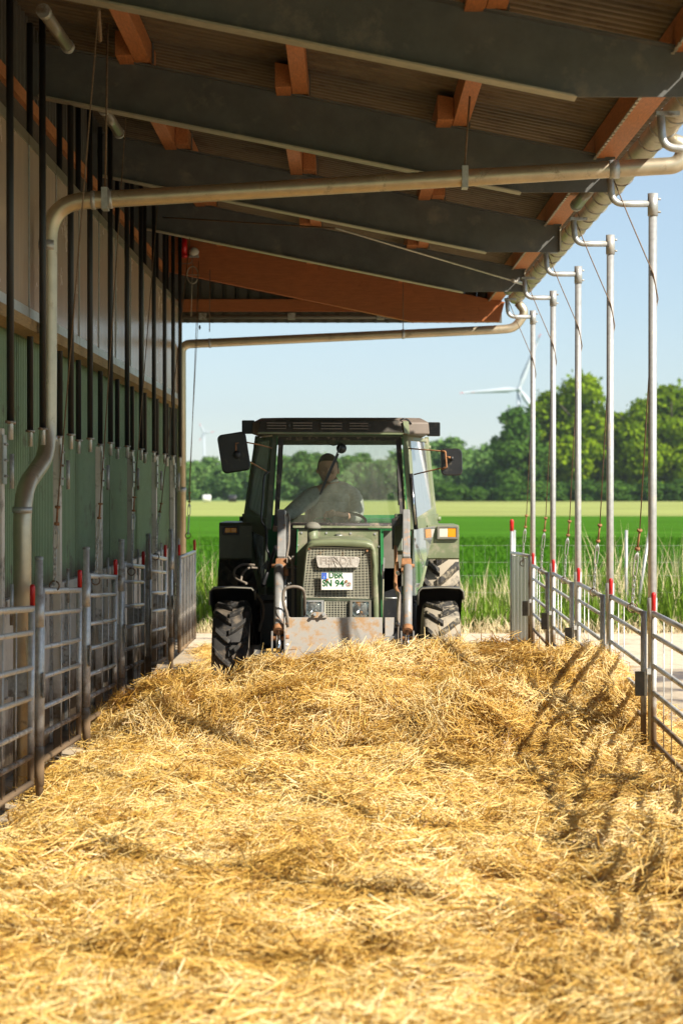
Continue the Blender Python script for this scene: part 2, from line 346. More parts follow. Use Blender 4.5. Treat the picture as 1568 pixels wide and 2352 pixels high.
# value noise
_T = nr.random((256,256))
def vn(x, y, s=0):
    x = np.asarray(x, float) + s*17.13; y = np.asarray(y, float) + s*5.71
    xi = np.floor(x).astype(int); yi = np.floor(y).astype(int); fx = x-xi; fy = y-yi
    fx = fx*fx*(3-2*fx); fy = fy*fy*(3-2*fy)
    g = lambda a, b: _T[a & 255, b & 255]
    return (g(xi,yi)*(1-fx)+g(xi+1,yi)*fx)*(1-fy)+(g(xi,yi+1)*(1-fx)+g(xi+1,yi+1)*fx)*fy
def fbm(x, y, s=0, o=4):
    a = .5; r = 0
    for i in range(o): r = r + a*(vn(x*2**i, y*2**i, s+i)-.5)*2; a *= .5
    return r
def grid_obj(name, xs, ys, zf, mt, keep=None, dens=None):
    X, Y = np.meshgrid(xs, ys); Z = zf(X, Y); nx = len(xs); ny = len(ys)
    vs = np.stack([X.ravel(), Y.ravel(), Z.ravel()], 1)
    i, j = np.meshgrid(np.arange(nx-1), np.arange(ny-1)); a = (j*nx+i).ravel()
    fs = np.stack([a, a+1, a+1+nx, a+nx], 1)
    if keep is not None:
        k = keep(X, Y).ravel(); fs = fs[k[fs].any(1)]
    me = bpy.data.meshes.new(name); me.from_pydata(vs.tolist(), [], fs.tolist()); me.polygons.foreach_set('use_smooth', [True]*len(fs))
    if dens is not None:
        at = me.attributes.new('dens', 'FLOAT', 'POINT'); at.data.foreach_set('value', np.asarray(dens(X, Y), np.float32).ravel())
    me.materials.append(mt); o = bpy.data.objects.new(name, me); COL.objects.link(o); return o
# ================================================================== SETTING
def sheet(name, x0, y0, x1, y1, z, mt, n=1):
    me = bpy.data.meshes.new(name); me.from_pydata([(x0,y0,z),(x1,y0,z),(x1,y1,z),(x0,y1,z)], [], [(0,1,2,3)]); me.materials.append(mt)
    o = bpy.data.objects.new(name, me); COL.objects.link(o); o['kind'] = 'structure'; return o
sheet('ground', -6000, -3000, 6000, 9000, -.12, M['field'])
sheet('concrete_floor', -9, -6, 2.32, 27.2, -.02, M['concrete'])
sheet('yard', 2.32, -6, 16, 24.0, -.03, M['concrete'])
sheet('gravel_path', 2.32, 24.0, 60, 27.2, -.03, M['gravel'])
sheet('gravel_road', -60, 27.2, 60, 30.2, -.03, M['gravel'])
sheet('verge_soil', -60, 30.2, 60, 36.0, -.05, M['soil'])
sheet('crop_field', -400, 36.0, 400, 178, -.05, M['crop'])
sheet('meadow', -700, 178, 700, 470, -.05, M['meadow'])

# crop blades give the near field its texture
def blades(name, n, xr, yr, hr, wd, mt, lean=.25, seg=2, z0=-.05, hfun=None):
    x = nr.uniform(*xr, n); y = nr.uniform(*yr, n); h = nr.uniform(*hr, n)
    if hfun is not None: h = h*hfun(x, y)
    th = nr.uniform(0, 2*math.pi, n); wx = np.cos(th)*wd/2; wy = np.sin(th)*wd/2
    lx = nr.normal(0, lean, n)*h; ly = nr.normal(0, lean, n)*h
    V = np.zeros((n, 5, 3)); F_ = []
    V[:,0] = np.stack([x-wx, y-wy, np.full(n, z0)], 1); V[:,1] = np.stack([x+wx, y+wy, np.full(n, z0)], 1)
    V[:,2] = np.stack([x+wx*.8+lx*.35, y+wy*.8+ly*.35, z0+h*.6], 1); V[:,3] = np.stack([x-wx*.8+lx*.35, y-wy*.8+ly*.35, z0+h*.6], 1)
    V[:,4] = np.stack([x+lx, y+ly, z0+h], 1)
    b = (np.arange(n)*5)[:,None]
    q = (b+np.array([[0,1,2,3]])).tolist(); t = (b+np.array([[3,2,4]])).tolist()
    me = bpy.data.meshes.new(name); me.from_pydata(V.reshape(-1,3).tolist(), [], q+t)
    at = me.attributes.new('rnd', 'FLOAT', 'POINT'); at.data.foreach_set('value', np.repeat(nr.random(n), 5).astype(np.float32))
    me.materials.append(mt); o = bpy.data.objects.new(name, me); COL.objects.link(o); return o
cropm = leafm('crop_leaves', (.04,.13,.008), (.09,.22,.018), .3, .6)
o = blades('crop_blades', 60000, (-16, 16), (36, 90), (.12, .22), .05, cropm, .2)
tag(o, 'dense bright green young crop beyond the wire fence', 'crop', kind='stuff')
hf = lambda x, y: .45 + .75*vn(x*.9, y*.5, 3)
o = blades('verge_grass', 34000, (-9, 9.5), (30.3, 35.5), (.3, .85), .030, M['weed'], .22, hfun=hf)
tag(o, 'tall green grass and weeds along the gravel road', 'grass', kind='stuff')
o = blades('dry_reeds', 3000, (-9, 9.5), (30.5, 35), (.6, 1.5), .012, M['reed'], .2, hfun=hf)
tag(o, 'dry straw coloured reed stalks rising from the verge', 'reeds', kind='stuff')
o = blades('dry_grass_edge', 9000, (-9, 9.5), (29.9, 30.9), (.08, .3), .015, M['reed'], .5)
tag(o, 'bleached short grass edging the gravel road', 'grass', kind='stuff')

def leafcloud(cs, n, size, seed, squash=.7):
    "leaf quads scattered on the shells of ellipsoid lobes; cs: (x,y,z,rx,ry,rz)"
    r = np.random.default_rng(seed); cs = np.array(cs, float); vol = cs[:,3]*cs[:,5]; p = vol/vol.sum()
    k = r.choice(len(cs), n, p=p); d = r.normal(size=(n,3)); d /= np.linalg.norm(d, axis=1)[:,None]
    rad = r.uniform(.5, 1.0, n)**.5 * r.uniform(.86, 1.14, n); rad = np.where(r.random(n) < .14, rad*r.uniform(1.1, 1.5, n), rad)
    c = cs[k,:3] + d*cs[k,3:6]*rad[:,None]
    nrm = d + r.normal(size=(n,3))*.55; nrm /= np.linalg.norm(nrm, axis=1)[:,None]
    a = np.cross(nrm, r.normal(size=(n,3))); a /= np.linalg.norm(a, axis=1)[:,None]; b = np.cross(nrm, a)
    s = (size*r.uniform(.6, 1.4, n))[:,None]
    V = np.stack([c-a*s, c-b*s*squash, c+a*s, c+b*s*squash], 1).reshape(-1,3)
    Fs = (np.arange(n)[:,None]*4 + np.arange(4)).tolist()
    return V, Fs, np.repeat(r.random(n), 4)
def cloud_obj(name, data, mt, parent=None):
    V, Fs, R = data; me = bpy.data.meshes.new(name); me.from_pydata(V.tolist(), [], Fs)
    at = me.attributes.new('rnd', 'FLOAT', 'POINT'); at.data.foreach_set('value', R.astype(np.float32)); me.materials.append(mt)
    o = bpy.data.objects.new(name, me); COL.objects.link(o); o.parent = parent; return o
def make_tree(name, label, mt, h, wd, seed, n, leaf, group, trunk=.16, low=.12):
    r = random.Random(seed); t = thing(name, (0,0,0), label, 'tree', group)
    cs = []
    for i in range(85):
        z = h*(low + (1-low)*r.random()**.8); k = (z/h-low)/(1-low); ww = wd*.5*math.sin(math.pi*min(1, .22+.74*k)**.9)*1.0
        ang = r.random()*6.28; rr = ww*(.15+.75*r.random()); s = wd*(.06+.15*r.random()**1.3); z *= (.86+.2*math.sin(ang*1.7+seed))
        cs.append((rr*math.cos(ang), rr*math.sin(ang)*.8, min(z, h-s*.8), s, s, s*.78))
    cloud_obj('crown', leafcloud(cs, n, leaf, seed), mt, t)
    mb = MB(); pts = [(0,0,-.2),(h*.01,0,h*.25),(-h*.01,.1,h*.5),(0,0,h*.8)]
    mb.tube(pts, [h*.022,h*.017,h*.011,h*.003], 8)
    for i in range(7):
        a = r.random()*6.28; z0 = h*(.22+.08*i*.9); mb.tube([(0,0,z0),(math.cos(a)*wd*.18, math.sin(a)*wd*.18, z0+h*.1),(math.cos(a)*wd*.33, math.sin(a)*wd*.33, z0+h*.2)], [h*.009,h*.006,h*.002], 6)
    mb.build('trunk', M['bark'], t)
    return t
G1 = 'trees of the wood beyond the field'
T = [make_tree('broadleaf_tree', '', M['leaf'], 27, 19, 3, 9500, .62, G1),
     make_tree('broadleaf_tree', '', M['leaf'], 25, 21, 5, 9500, .62, G1),
     make_tree('broadleaf_tree', '', M['leafd'], 24, 17, 8, 9000, .60, G1)]
def tree_at(src, px, top, Y, label, base_h, first, rot=0, sw=1.0):
    h = (1130-top)/F*Y + CH; s = h/base_h; loc = ((px-797)*Y/F, Y, 0)
    if first:
        src.location = loc; src.rotation_euler = (0,0,rot); src.scale = (s*sw, s*sw, s); src['label'] = label; return src
    return dup(src, loc, label, (0,0,rot), (s*sw, s*sw, s))
big = [(2,1190,935,462,'dark green tree at the open end of the wood, below the wind turbine hub',1.0),
       (0,1262,900,476,'round topped tree beside the dark one at the end of the wood',1.05),
       (0,1338,862,470,'tallest tree of the wood, crown standing above its neighbours',1.0),
       (1,1418,948,474,'tree in the dip of the wood between two higher crowns',.95),
       (1,1475,918,468,'broad tree behind the second pole from the viewer in the wood',.9),
       (0,1540,885,466,'high yellowish green tree of the wood behind the nearest pole',1.1),
       (1,1625,890,472,'tree at the frame edge where the wood goes on',1.0),
       (0,1700,880,470,'tree of the wood standing just outside the view',1.0)]
big += [(2,1235,930,500,'dark tree in the back row of the wood, between the fourth and farthest poles',1.2),(2,1305,915,500,'dark tree in the back row of the wood, just left of the tallest one',1.2),
        (2,1385,945,500,'dark tree in the back row of the wood, below the dip in the skyline',1.3),(2,1450,955,502,'dark tree in the back row of the wood, right of the second pole',1.3),(2,1510,930,500,'dark tree in the back row of the wood, behind the nearest pole',1.3),(2,1590,925,500,'dark tree in the back row of the wood at the frame edge',1.3)]
used = set()
for i, (k, px, top, Y, lb, sw) in enumerate(big):
    tree_at(T[k], px, top, Y, lb, (27,25,24)[k], k not in used, i*1.3, sw); used.add(k)
und = make_tree('shrub', '', M['leafd'], 8, 11, 21, 3600, .5, 'shrubs under the wood', low=.02)
G2 = 'low trees on the far field edge'
FT = [make_tree('field_tree', '', M['leafb'], 13, 12, 13, 4200, .46, G2, low=.08), make_tree('field_tree', '', M['leafb'], 12, 14, 17, 4200, .46, G2, low=.06)]
ordn = ['none','first','second','third','fourth','fifth','sixth','seventh','eighth','ninth','tenth','eleventh','twelfth']; zc = [0,0,0]
uf = set(); places = ['far left beside the barn wall', 'behind the gate end', 'behind the tractor mirror']
fx = [(418,1062),(448,1058),(480,1048),(515,1066),(548,1052),(582,1060),(612,1040),(650,1046),(690,1036),(728,1040),(765,1052),(800,1046),(835,1040),(870,1056),(905,1050),(942,1030),(975,1040),(1008,1012),(1042,1004),(1078,1030),(1112,1038),(1140,1016),(1165,1022)]
for i, (px, top) in enumerate(fx):
    k = i % 2; Y = 520 + 60*((i*7) % 5)/5
    zone = 0 if 590 < px < 1000 else (1 if px <= 590 else 2); zc[zone] += 1
    lb = 'hazy field tree %s, %s from the left there' % (['seen through the tractor cab','in the gap between barn wall and tractor','between the tractor mirror and the wood'][zone], ordn[zc[zone]])
    o = tree_at(FT[k], px, top, Y, lb, (13,12)[k], k not in uf, i*.9, 1.15); uf.add(k)
    o['group'] = 'low trees on the far field edge'
sh = [(1035,1108,455),(1100,1118,452),(1160,1112,450),(1220,1105,450),(1285,1108,452),(1350,1100,450),(1420,1104,450),(1490,1098,452),(1560,1100,450)]
for i, (px, top, Y) in enumerate(sh):
    h = (1130-top)/F*Y+CH; s = h/8; loc = ((px-797)*Y/F, Y, 0)
    if i == 0: und.location = loc; und.scale = (s*1.6,s*1.3,s); und['label'] = 'low dark shrub at the foot of the wood, first from the left'
    else: dup(und, loc, 'low dark shrub at the foot of the wood, %s from the left' % ordn[i+1], (0,0,i*1.1), (s*1.7,s*1.3,s))

# wind turbines
def turbine(px, py, Y, bl, angs, label, wscale=1.0):
    hx, hy, hz = P(px, py, Y); t = thing('wind_turbine', (hx, hy, 0), label, 'wind turbine', 'wind turbines on the horizon')
    o0 = (hx, hy, 0)
    MB().tube([(hx,hy,0),(hx,hy,hz-1)], [2.2*wscale,1.2*wscale], 16).build('tower', M['turb'], t, o0)
    MB().tube([(hx,hy-3,hz),(hx,hy+6,hz)], [1.6*wscale,1.9*wscale], 12).build('nacelle', M['turb'], t, o0)
    for a in angs:
        d = Vector((math.cos(a),0,math.sin(a))); q = Vector((-math.sin(a),0,math.cos(a))); h = Vector((hx,hy-4,hz))
        mb = MB(); prof = [(0,.9,.9),(.06,1.0,.8),(.2,1.9,.5),(.5,1.3,.3),(.8,.75,.2),(1,.25,.1)]
        vs = []
        for k,c,th in prof:
            p = h + d*(bl*k)
            for sx_, sy_ in ((-1,0),(0,-1),(1,0),(0,1)): vs.append(p + q*(sx_*c*wscale) + Vector((0,sy_*th*wscale,0)))
        fs = [(i*4+j, i*4+(j+1)%4, i*4+4+(j+1)%4, i*4+4+j) for i in range(len(prof)-1) for j in range(4)]+[(0,1,2,3),(20,23,22,21)]
        mb.add(vs, fs, True); b = mb.build('blade', M['turb'], t, o0)
        for k0,k1 in ((.66,.80),(.93,1.0)):
            if wscale < .5: break
            def pp(k):
                for (a0,c0,t0),(a1,c1,t1) in zip(prof, prof[1:]):
                    if k <= a1: u = (k-a0)/(a1-a0); return c0+(c1-c0)*u, t0+(t1-t0)*u
            mb = MB(); vs = []
            for k in (k0,k1):
                c, th = pp(k); p = h + d*(bl*k)
                for sx_, sy_ in ((-1,0),(0,-1),(1,0),(0,1)): vs.append(p + q*(sx_*(c+.08)) + Vector((0,sy_*(th+.08),0)))
            mb.add(vs, [(j,(j+1)%4,4+(j+1)%4,4+j) for j in range(4)]+[(0,3,2,1),(4,5,6,7)]); mb.build('red_band', M['turbr'], b, o0)
    return t
turbine(1190, 894, 1800, 51, [math.radians(184), math.radians(69), math.radians(-55)], 'white wind turbine with red banded blades rising behind the wood', 1.35)
turbine(469, 993, 4000, 21, [math.radians(2), math.radians(117), math.radians(-118)], 'small far white wind turbine between barn wall and tractor', 1.1)

# wire fence in the verge
wf = thing('wire_fence', (0,31.2,0), 'thin wire stock fence with slim steel posts in the verge', 'fence'); og = (0,31.2,0)
for px in (575, 760, 905, 1040, 1180, 1437, 1700):
    x = (px-797)*31.2/F
    MB().tube([(x,31.2,-.05),(x,31.2,1.43)], .022, 8).build('post', M['galvc'], wf, og)
x = (1437-797)*31.2/F
MB().tube([(x+.13,31.2,0),(x+.36,31.25,1.45)], .022, 8).build('brace', M['galvc'], wf, og)
for z in (.25,.5,.75,.95,1.2):
    MB().tube([(-9,31.2,z),(9,31.2,z)], .0013, 5).build('wire', M['galvd'], wf, og)
mb = MB()
for k in range(110): mb.beam((-9+k*.165,31.2,0),(-9+k*.165,31.2,1.2),.0012,.0012)
tag(mb.build('mesh_wires', M['galvc'], wf, og), kind='stuff')

# far things on the meadow
b1 = MB(); b1.lathe([(0,-.75),(.6,-.75),(.68,-.6),(.68,.6),(.6,.75),(0,.75)], (0,0,.66), 'X', 20)
for px, py, lb, m_ in ((475,1134,'white wrapped bale on the far meadow beside the barn wall gap',M['white']),(534,1140,'dark wrapped bale on the far meadow left of the tractor mirror',M['blackp'])):
    Y = 430; o = b1.build('wrapped_bale', m_, None); tag(o, lb, 'bale', 'bales on the far meadow'); o.location = ((px-797)*Y/F, Y, -.05); o.scale = (1.1,1.1,1.1)

# ================================================================== BARN
barn = thing('cattle_barn', (0,0,0), 'open fronted cattle barn with steel rafters, orange purlins and green clad side wall', 'building')
RY = [8.2, 12.2, 16.07, 20.07, 24.05]
def rz(x, up=2.966): return CH + up - .2*x
def rafter_mesh(y):
    web = MB(); hw = .006
    poly = [(-2.36,y-hw,rz(-2.36)-.01),(2.04,y-hw,rz(2.04)-.01),(2.03,y-hw,CH+2.30),(1.31,y-hw,CH+2.30),(-2.36,y-hw,rz(-2.36)-.40)]
    web.prism(poly[::-1], (0,2*hw,0))
    top = MB(); top.prism([(-2.36,y-.08,rz(-2.36)-.012),(2.045,y-.08,rz(2.045)-.012),(2.045,y-.08,rz(2.045)),(-2.36,y-.08,rz(-2.36))], (0,.16,0))
    fl = MB(); fl.prism([(-2.36,y-.08,rz(-2.36)-.412),(1.33,y-.08,CH+2.288),(1.31,y-.08,CH+2.302),(-2.36,y-.08,rz(-2.36)-.398)], (0,.16,0))
    return web, top, fl
for y in RY:
    wb, tp, fl = rafter_mesh(y)
    w_ = wb.build('rafter', M['rafter'], barn)
    tp.build('top_flange', M['rafter'], w_); fl.build('bottom_flange', M['flange'], w_)  # bottom flange paler than the web: bounced light put into its colour
    mb = MB()
    mb.box(2.03,y-.05,CH+2.30,2.045,y+.05,rz(2.04)-.02); mb.build('end_plate', M['flange'], w_)
# inner rafters of the hall beyond the wall line
for y in RY: MB().prism([(-9,y-.06,rz(-9)-.42),(-2.36,y-.06,rz(-2.36)-.42),(-2.36,y-.06,rz(-2.36)-.01),(-9,y-.06,rz(-9)-.01)], (0,.12,0)).build('hall_rafter', M['rafter'], barn)
# wooden end rafter
ye = 28.0
MB().prism([(-2.4,ye-.08,CH+2.95),(.86,ye-.08,CH+2.275),(2.03,ye-.08,CH+2.275),(2.10,ye-.08,rz(2.1)-.01),(-2.4,ye-.08,rz(-2.4)-.01)][::-1], (0,.16,0)).build('end_rafter', M['woodx'], barn, bevel=.006)
MB().box(-2.3,28.22,CH+2.44,2.0,28.34,CH+2.60).build('tie_beam', M['woodx'], barn)
MB().tube([(-2.25,28.30,CH+2.37),(1.6,28.30,CH+2.37)], .03, 10).build('conduit', M['gable'], barn)
mb = MB(); n = 26
for k in range(n):     # ribbed gable sheet
    x0 = -2.32 + k*.17
    zt = min(rz(x0), rz(x0+.17))+.2
    mb.box(x0, 28.42, CH+2.30, x0+.13, 28.44, zt); mb.box(x0+.13, 28.45, CH+2.30, x0+.17, 28.47, zt); mb.box(x0+.118,28.42,CH+2.302,x0+.13,28.47,zt-.003)
mb.build('gable_cladding', M['gable'], barn)
for x in (-1.95, -.75, .45): MB().box(x-.05,28.27,CH+2.335,x+.05,28.36,CH+2.42).build('clamp', M['galvd'], barn)
# purlins
pid = 0
for ix, x in enumerate((-3.6, -1.62, -.42, .80, 1.98)):
    z0 = rz(x+.07)+.004; hh = .19
    ys = [4.2]+RY+[28.35]
    for j in range(len(ys)-1):
        dx = -.062 if j % 2 else .062
        if ix == 4: dx = 0
        y0 = ys[j] - (.34 if j else 0) ; y1 = ys[j+1] + .34
        if ix == 4: y0, y1 = ys[j], ys[j+1]-.004
        if j == len(ys)-2: y1 = 28.40
        wd = .12 if ix < 4 else .17
        MB().prism([(x+dx-wd/2,y0,z0),(x+dx+wd/2,y0,z0-.2*wd*0),(x+dx+wd/2,y0,z0+hh-.2*wd),(x+dx-wd/2,y0,z0+hh)][::-1], (0,y1-y0,0)).build('purlin', M['wood'], barn, bevel=.004)
        if ix < 4: MB().box(x+.13,ys[j+1]-.05,z0,x+.14,ys[j+1]+.004,z0+.16).build('cleat', M['rafter'], barn)
# corrugated roof
per = .13; n = int(33/per*6); prof6 = (0,0,.0,.0,.045,.045); vs = []; xs_ = (-9, -2.5, 2.24)
for i in range(n+1):
    y = -4.0 + i*per/6; dz = prof6[i % 6]-.02
    for x in xs_: vs.append((x, y, CH+3.185-.2*x+dz))
fs = [(i*3+j, i*3+j+1, i*3+j+4, i*3+j+3) for i in range(n) for j in range(2)]
mb = MB(); mb.add(vs, fs, True)
mb.add([(x,y,z+.012) for x,y,z in vs], [f[::-1] for f in fs], True); mb.build('roof_sheet', M['roof'], barn)
# gutter: half round trough with bead and seams
mb = MB(); ga = [math.radians(a) for a in range(180, 361, 12)]
gx, gz, gr = 2.235, CH+2.60, .10
yy = [-4+.35*k for k in range(0, 92)]; vs = []
for y in yy:
    for a in ga: vs.append((gx+gr*math.cos(a), y, gz+gr*math.sin(a)))
k = len(ga); fs = [(i*k+j, i*k+j+1, (i+1)*k+j+1, (i+1)*k+j) for i in range(len(yy)-1) for j in range(k-1)]
mb.add(vs, fs, True)
mb.add([(gx+(p[0]-gx)*.96, p[1], gz+(p[2]-gz)*.96) for p in vs], [f[::-1] for f in fs], True)
gut = mb.build('gutter', M['gutter'], barn)
MB().tube([(gx+gr+.008,-4,gz),(gx+gr+.008,27.85,gz)], .012, 8).build('bead', M['gutter'], gut)
mb0 = MB(); mb0.tube([(gr*1.03*math.cos(a), 0, gr*1.03*math.sin(a)) for a in ga], .007, 6)
b0 = None
for k in range(40):
    y = 5.0+k*.575
    if b0 is None: b0 = mb0.build('gutter_bracket', M['galvd'], gut); b0.location = (gx, y, gz)
    else: b1_ = b0.copy(); COL.objects.link(b1_); b1_.location = (gx, y, gz)
MB().lathe([(0,0),(.05,0),(.1,.0)], (gx, 27.85, gz), 'Y', 12, math.pi, 2*math.pi).build('gutter_end', M['gutter'], gut)
# small brackets where purlin screws (dashed bright line on the eave purlin)
mb = MB()
for j in range(150):
    y = 8 + j*.135; mb.box(1.882, y, rz(2.05)-.010, 1.902, y+.08, rz(2.05)+.002)
tag(mb.build('nail_plate_edge', M['flange'], barn), kind='stuff')

# near and far downpipes
def downpipe(pts, rr, label, collars, y):
    t = tag(MB().tube(fillet(pts, .26, 10), rr, 20).build('downpipe', M['pipe'], barn), label)
    for a, b in collars: MB().tube([a,b], rr+.006, 20).build('collar', M['galvc'], t)
    return t
yn = 14.9
pts = [(gx+.0,yn,gz-.07),(gx+.06,yn,gz-.13),(2.40,yn,CH+2.44),(2.38,yn,CH+2.325),(-1.98,yn,CH+2.07),(-2.13,yn,CH+1.98),(-2.13,yn,CH+.22),(-2.135,14.0,CH-.02),(-2.135,13.98,.0)]
pts = [(2.255,yn,gz-.09),(2.41,yn,CH+2.46),(2.36,yn,CH+2.325),(-2.12,yn,CH+2.06),(-2.13,yn,CH+.27),(-2.17,13.98,CH+.01),(-2.17,13.95,.0)]
dp = downpipe(pts, .061, 'near zinc downpipe crossing under the roof and bending down the wall', [
    ((1.86,yn,CH+2.294),(1.93,yn,CH+2.298)), ((-1.70,yn,CH+2.084),(-1.67,yn,CH+2.086)), ((-1.82,yn,CH+2.078),(-1.79,yn,CH+2.079)), ((-2.13,yn,CH+1.72),(-2.13,yn,CH+1.79)), ((-2.13,yn,CH+.36),(-2.13,yn,CH+.40)), ((-2.17,13.97,1.86),(-2.17,13.97,1.90))], yn)
for x in (-1.72, .835):
    zz = CH+2.325+(x-2.36)*.0592
    h_ = MB().tube([(x,yn,zz+.06),(x+.03,yn-.1,rz(x)-.0)], .007, 8).build('hanger_rod', M['rustrope'], dp)
    MB().box(x-.022,yn-.068,zz-.075,x+.022,yn+.068,zz+.08).build('pipe_clip', M['galvc'], dp)
yf = 27.7
downpipe([(2.255,yf,gz-.09),(2.36,yf,CH+2.38),(2.22,yf,CH+2.17),(2.0,yf,CH+2.15),(-2.12,yf,CH+1.96),(-2.19,yf,CH+1.9),(-2.19,yf,0)], .058,
         'far zinc downpipe under the wooden end rafter', [((.72,yf,CH+2.09),(.76,yf,CH+2.092)),((-1.83,yf,CH+1.972),(-1.80,yf,CH+1.974)),((-2.19,yf,2.0),(-2.19,yf,2.06))], yf)
for x in (.74, -1.82): MB().tube([(x,yf,CH+2.12),(x,yf+.1,CH+2.95)], .006, 6).build('hanger_rod', M['rustrope'], barn)
# diagonal bracing rods
a = Vector(P(1198,652,23.95)); b = Vector(P(770,525,20.2)); c = Vector(P(376,500,24.0))
MB().tube([a,b], .010, 8).build('bracing_rod', M['flange'], barn); MB().tube([b,c], .008, 8).build('bracing_rod', M['rustrope'], barn)
MB().tube([a-Vector((0,.03,0)), a+(b-a).normalized()*.28-Vector((0,.03,0))], .022, 8).build('turnbuckle', M['galvc'], barn)

# side wall ----------------------------------------------------------
XC, XP, X1, X2 = -2.42, -2.24, -2.13, -2.30
Yw0, Yw1 = 9.0, 28.45
def ribbed(x, y0, y1, z0, z1, pitch, rib, depth, name, mt, parent):
    mb = MB(); y = y0; pts_ = []
    while y < y1 - 1e-6:
        pts_ += [(x, y), (x, y+pitch-rib), (x+depth, y+pitch-rib+.006), (x+depth, y+pitch-.006)]; y += pitch
    pts_.append((x, y1)); vs = [(a_, min(b_, y1), z0) for a_, b_ in pts_]+[(a_, min(b_, y1), z1) for a_, b_ in pts_]; n_ = len(pts_)
    mb.add(vs, [(i, i+1, n_+i+1, n_+i) for i in range(n_-1)]); return mb.build(name, mt, parent)
pw = [Yw0, 10.5, 13.15, 15.8, 18.45, 21.1, 23.75, 26.2, Yw1]
for i in range(len(pw)-1):     # green cladding bays, pale foot panels
    ribbed(XC, pw[i]+.05, pw[i+1]-.05, 1.25, CH+1.16, .085, .028, .022, 'cladding_panel', M['green'], barn)
    fp = MB().box(XC-.02, pw[i]+.06, .0, XC+.05, pw[i+1]-.06, 1.245).build('foot_panel', M['pale'], barn, bevel=.006)
    n_ = 3; ww = (pw[i+1]-pw[i])/n_
    for k in range(1, n_): MB().box(XC+.05, pw[i]+ww*k-.03, .0, XC+.07, pw[i]+ww*k+.03, 1.24).build('joint_strip', M['galvd'], fp)
for i, y in enumerate(pw[1:-1]):   # pale columns between the bays
    c_ = MB().box(-2.215, y-.05, 0, -2.16, y+.05, CH+.40).build('wall_column', M['pale'], barn, bevel=.004)
    MB().box(-2.157, y-.065, CH+.05, -2.149, y+.065, CH+.36).build('fish_plate', M['galvc'], c_)
    MB().box(-2.157, y-.075, .66, -2.149, y+.075, .86).build('fish_plate', M['galvc'], c_)
    for dy in (-.035,.035):
        for z in (CH+.10, CH+.2, CH+.30, .70, .82): MB().tube([(-2.149,y+dy,z),(-2.135,y+dy,z)], .009, 6).build('bolt', M['galvd'], c_)
    MB().tube([(-2.11,y+.02,CH+.02),(-2.11,y+.02,CH+.24)], .014, 8).build('hinge_pin', M['galvd'], c_)
    MB().tube([(-2.11,y,1.16),(-2.11,y,1.42)], .012, 8).build('hinge_bolt', M['galvd'], c_)
# timber rail, panel strips, translucent panels, top rail, net, upper cladding
MB().box(-2.36, Yw0, CH+1.13, -2.20, Yw1, CH+1.21).build('timber_rail', M['woodp'], barn)
for i in range(14):     # panels edge to edge between the pipes
    y0 = 9.2 + i*1.38; y1 = y0+1.365
    if y1 > Yw1: y1 = Yw1
    p_ = MB().box(XP-.012, y0, CH+1.30, XP, y1, CH+2.44).build('windbreak_panel', M['panel'], barn)
    MB().box(XP-.016, y0, CH+1.222, XP+.006, y1, CH+1.298).build('bottom_strip', M['galvc'], p_)
    MB().box(XP-.016, y0, CH+2.442, XP+.006, y1, CH+2.52).build('top_strip', M['lamp'], p_)
    MB().box(XP+.002, y0-.012, CH+1.30, XP+.010, y0+.006, CH+2.44).build('edge_strip', M['galvc'], p_)
MB().box(-2.46, Yw0, CH+2.53, -2.44, Yw1, CH+2.90).build('windbreak_net', M['net'], barn)
MB().box(-2.48, Yw0, CH+2.90, -2.40, Yw1, CH+3.0).build('top_rail', M['wood'], barn)
ribbed(-2.46, Yw0, Yw1, CH+3.0, CH+3.62, .17, .05, .03, 'upper_cladding', M['gable'], barn)
# dark back of the wall
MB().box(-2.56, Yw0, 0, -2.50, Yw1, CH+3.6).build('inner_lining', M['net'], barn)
MB().box(-9.05,-6,-.02,-9,28.5,7).build('far_wall', M['gable'], barn)
MB().box(-9,28.47,0,-2.42,28.53,6.5).build('end_wall', M['gable'], barn)
corner = MB().box(-2.46, 28.25, 0, -2.26, 28.45, CH+3.4).build('corner_post', M['rafter'], barn)

# black hanging pipes: front and back row
xs1 = [24.6, 99, 163.5, 207.6, 254.3, 292.4, 324.5, 354, 378.5, 398, 414]
def hang_pipe(x, y, zt, lb, grp):
    t = thing('hanging_pipe', (x, y, CH+.44), lb, 'pipe', grp); og = (x, y, CH+.44)
    MB().tube([(x,y,CH+.45),(x,y,zt)], .024, 12).build('rubber_sleeve', M['black'], t, og)
    MB().tube([(x,y,CH+.33),(x,y,CH+.52)], .018, 12).build('steel_core', M['galv'], t, og)
    MB().tube([(x,y,CH+.436),(x,y,CH+.449)], .036, 12).build('ring', M['galvd'], t, og)
    MB().tube([(x,y-.16,CH+.44),(x,y+.16,CH+.44)], .010, 6).build('link_bar', M['rustrope'], t, og)
    return t
Ya = F*abs(X1)/(797-24.6)
fp_, bp_ = None, None
for i, px in enumerate(xs1):
    y = F*abs(X1)/(797-px)
    lb = ['black rubber clad pipe nearest the viewer, before the windbreak panels','second front black pipe, half hidden behind the zinc downpipe'][i] if i < 2 else 'black pipe in the front row before the milky wall panels, counted %s from the downpipe' % ['first','second','third','fourth','fifth','sixth','seventh','eighth','ninth'][i-2]
    if fp_ is None: fp_ = hang_pipe(X1, y, CH+3.35, lb, 'black pipes in front of the wall panels')
    else: dup(fp_, (X1, y, CH+.44), lb)
xs2 = [70, 138, 181, 231, 270, 304, 333, 361, 384]
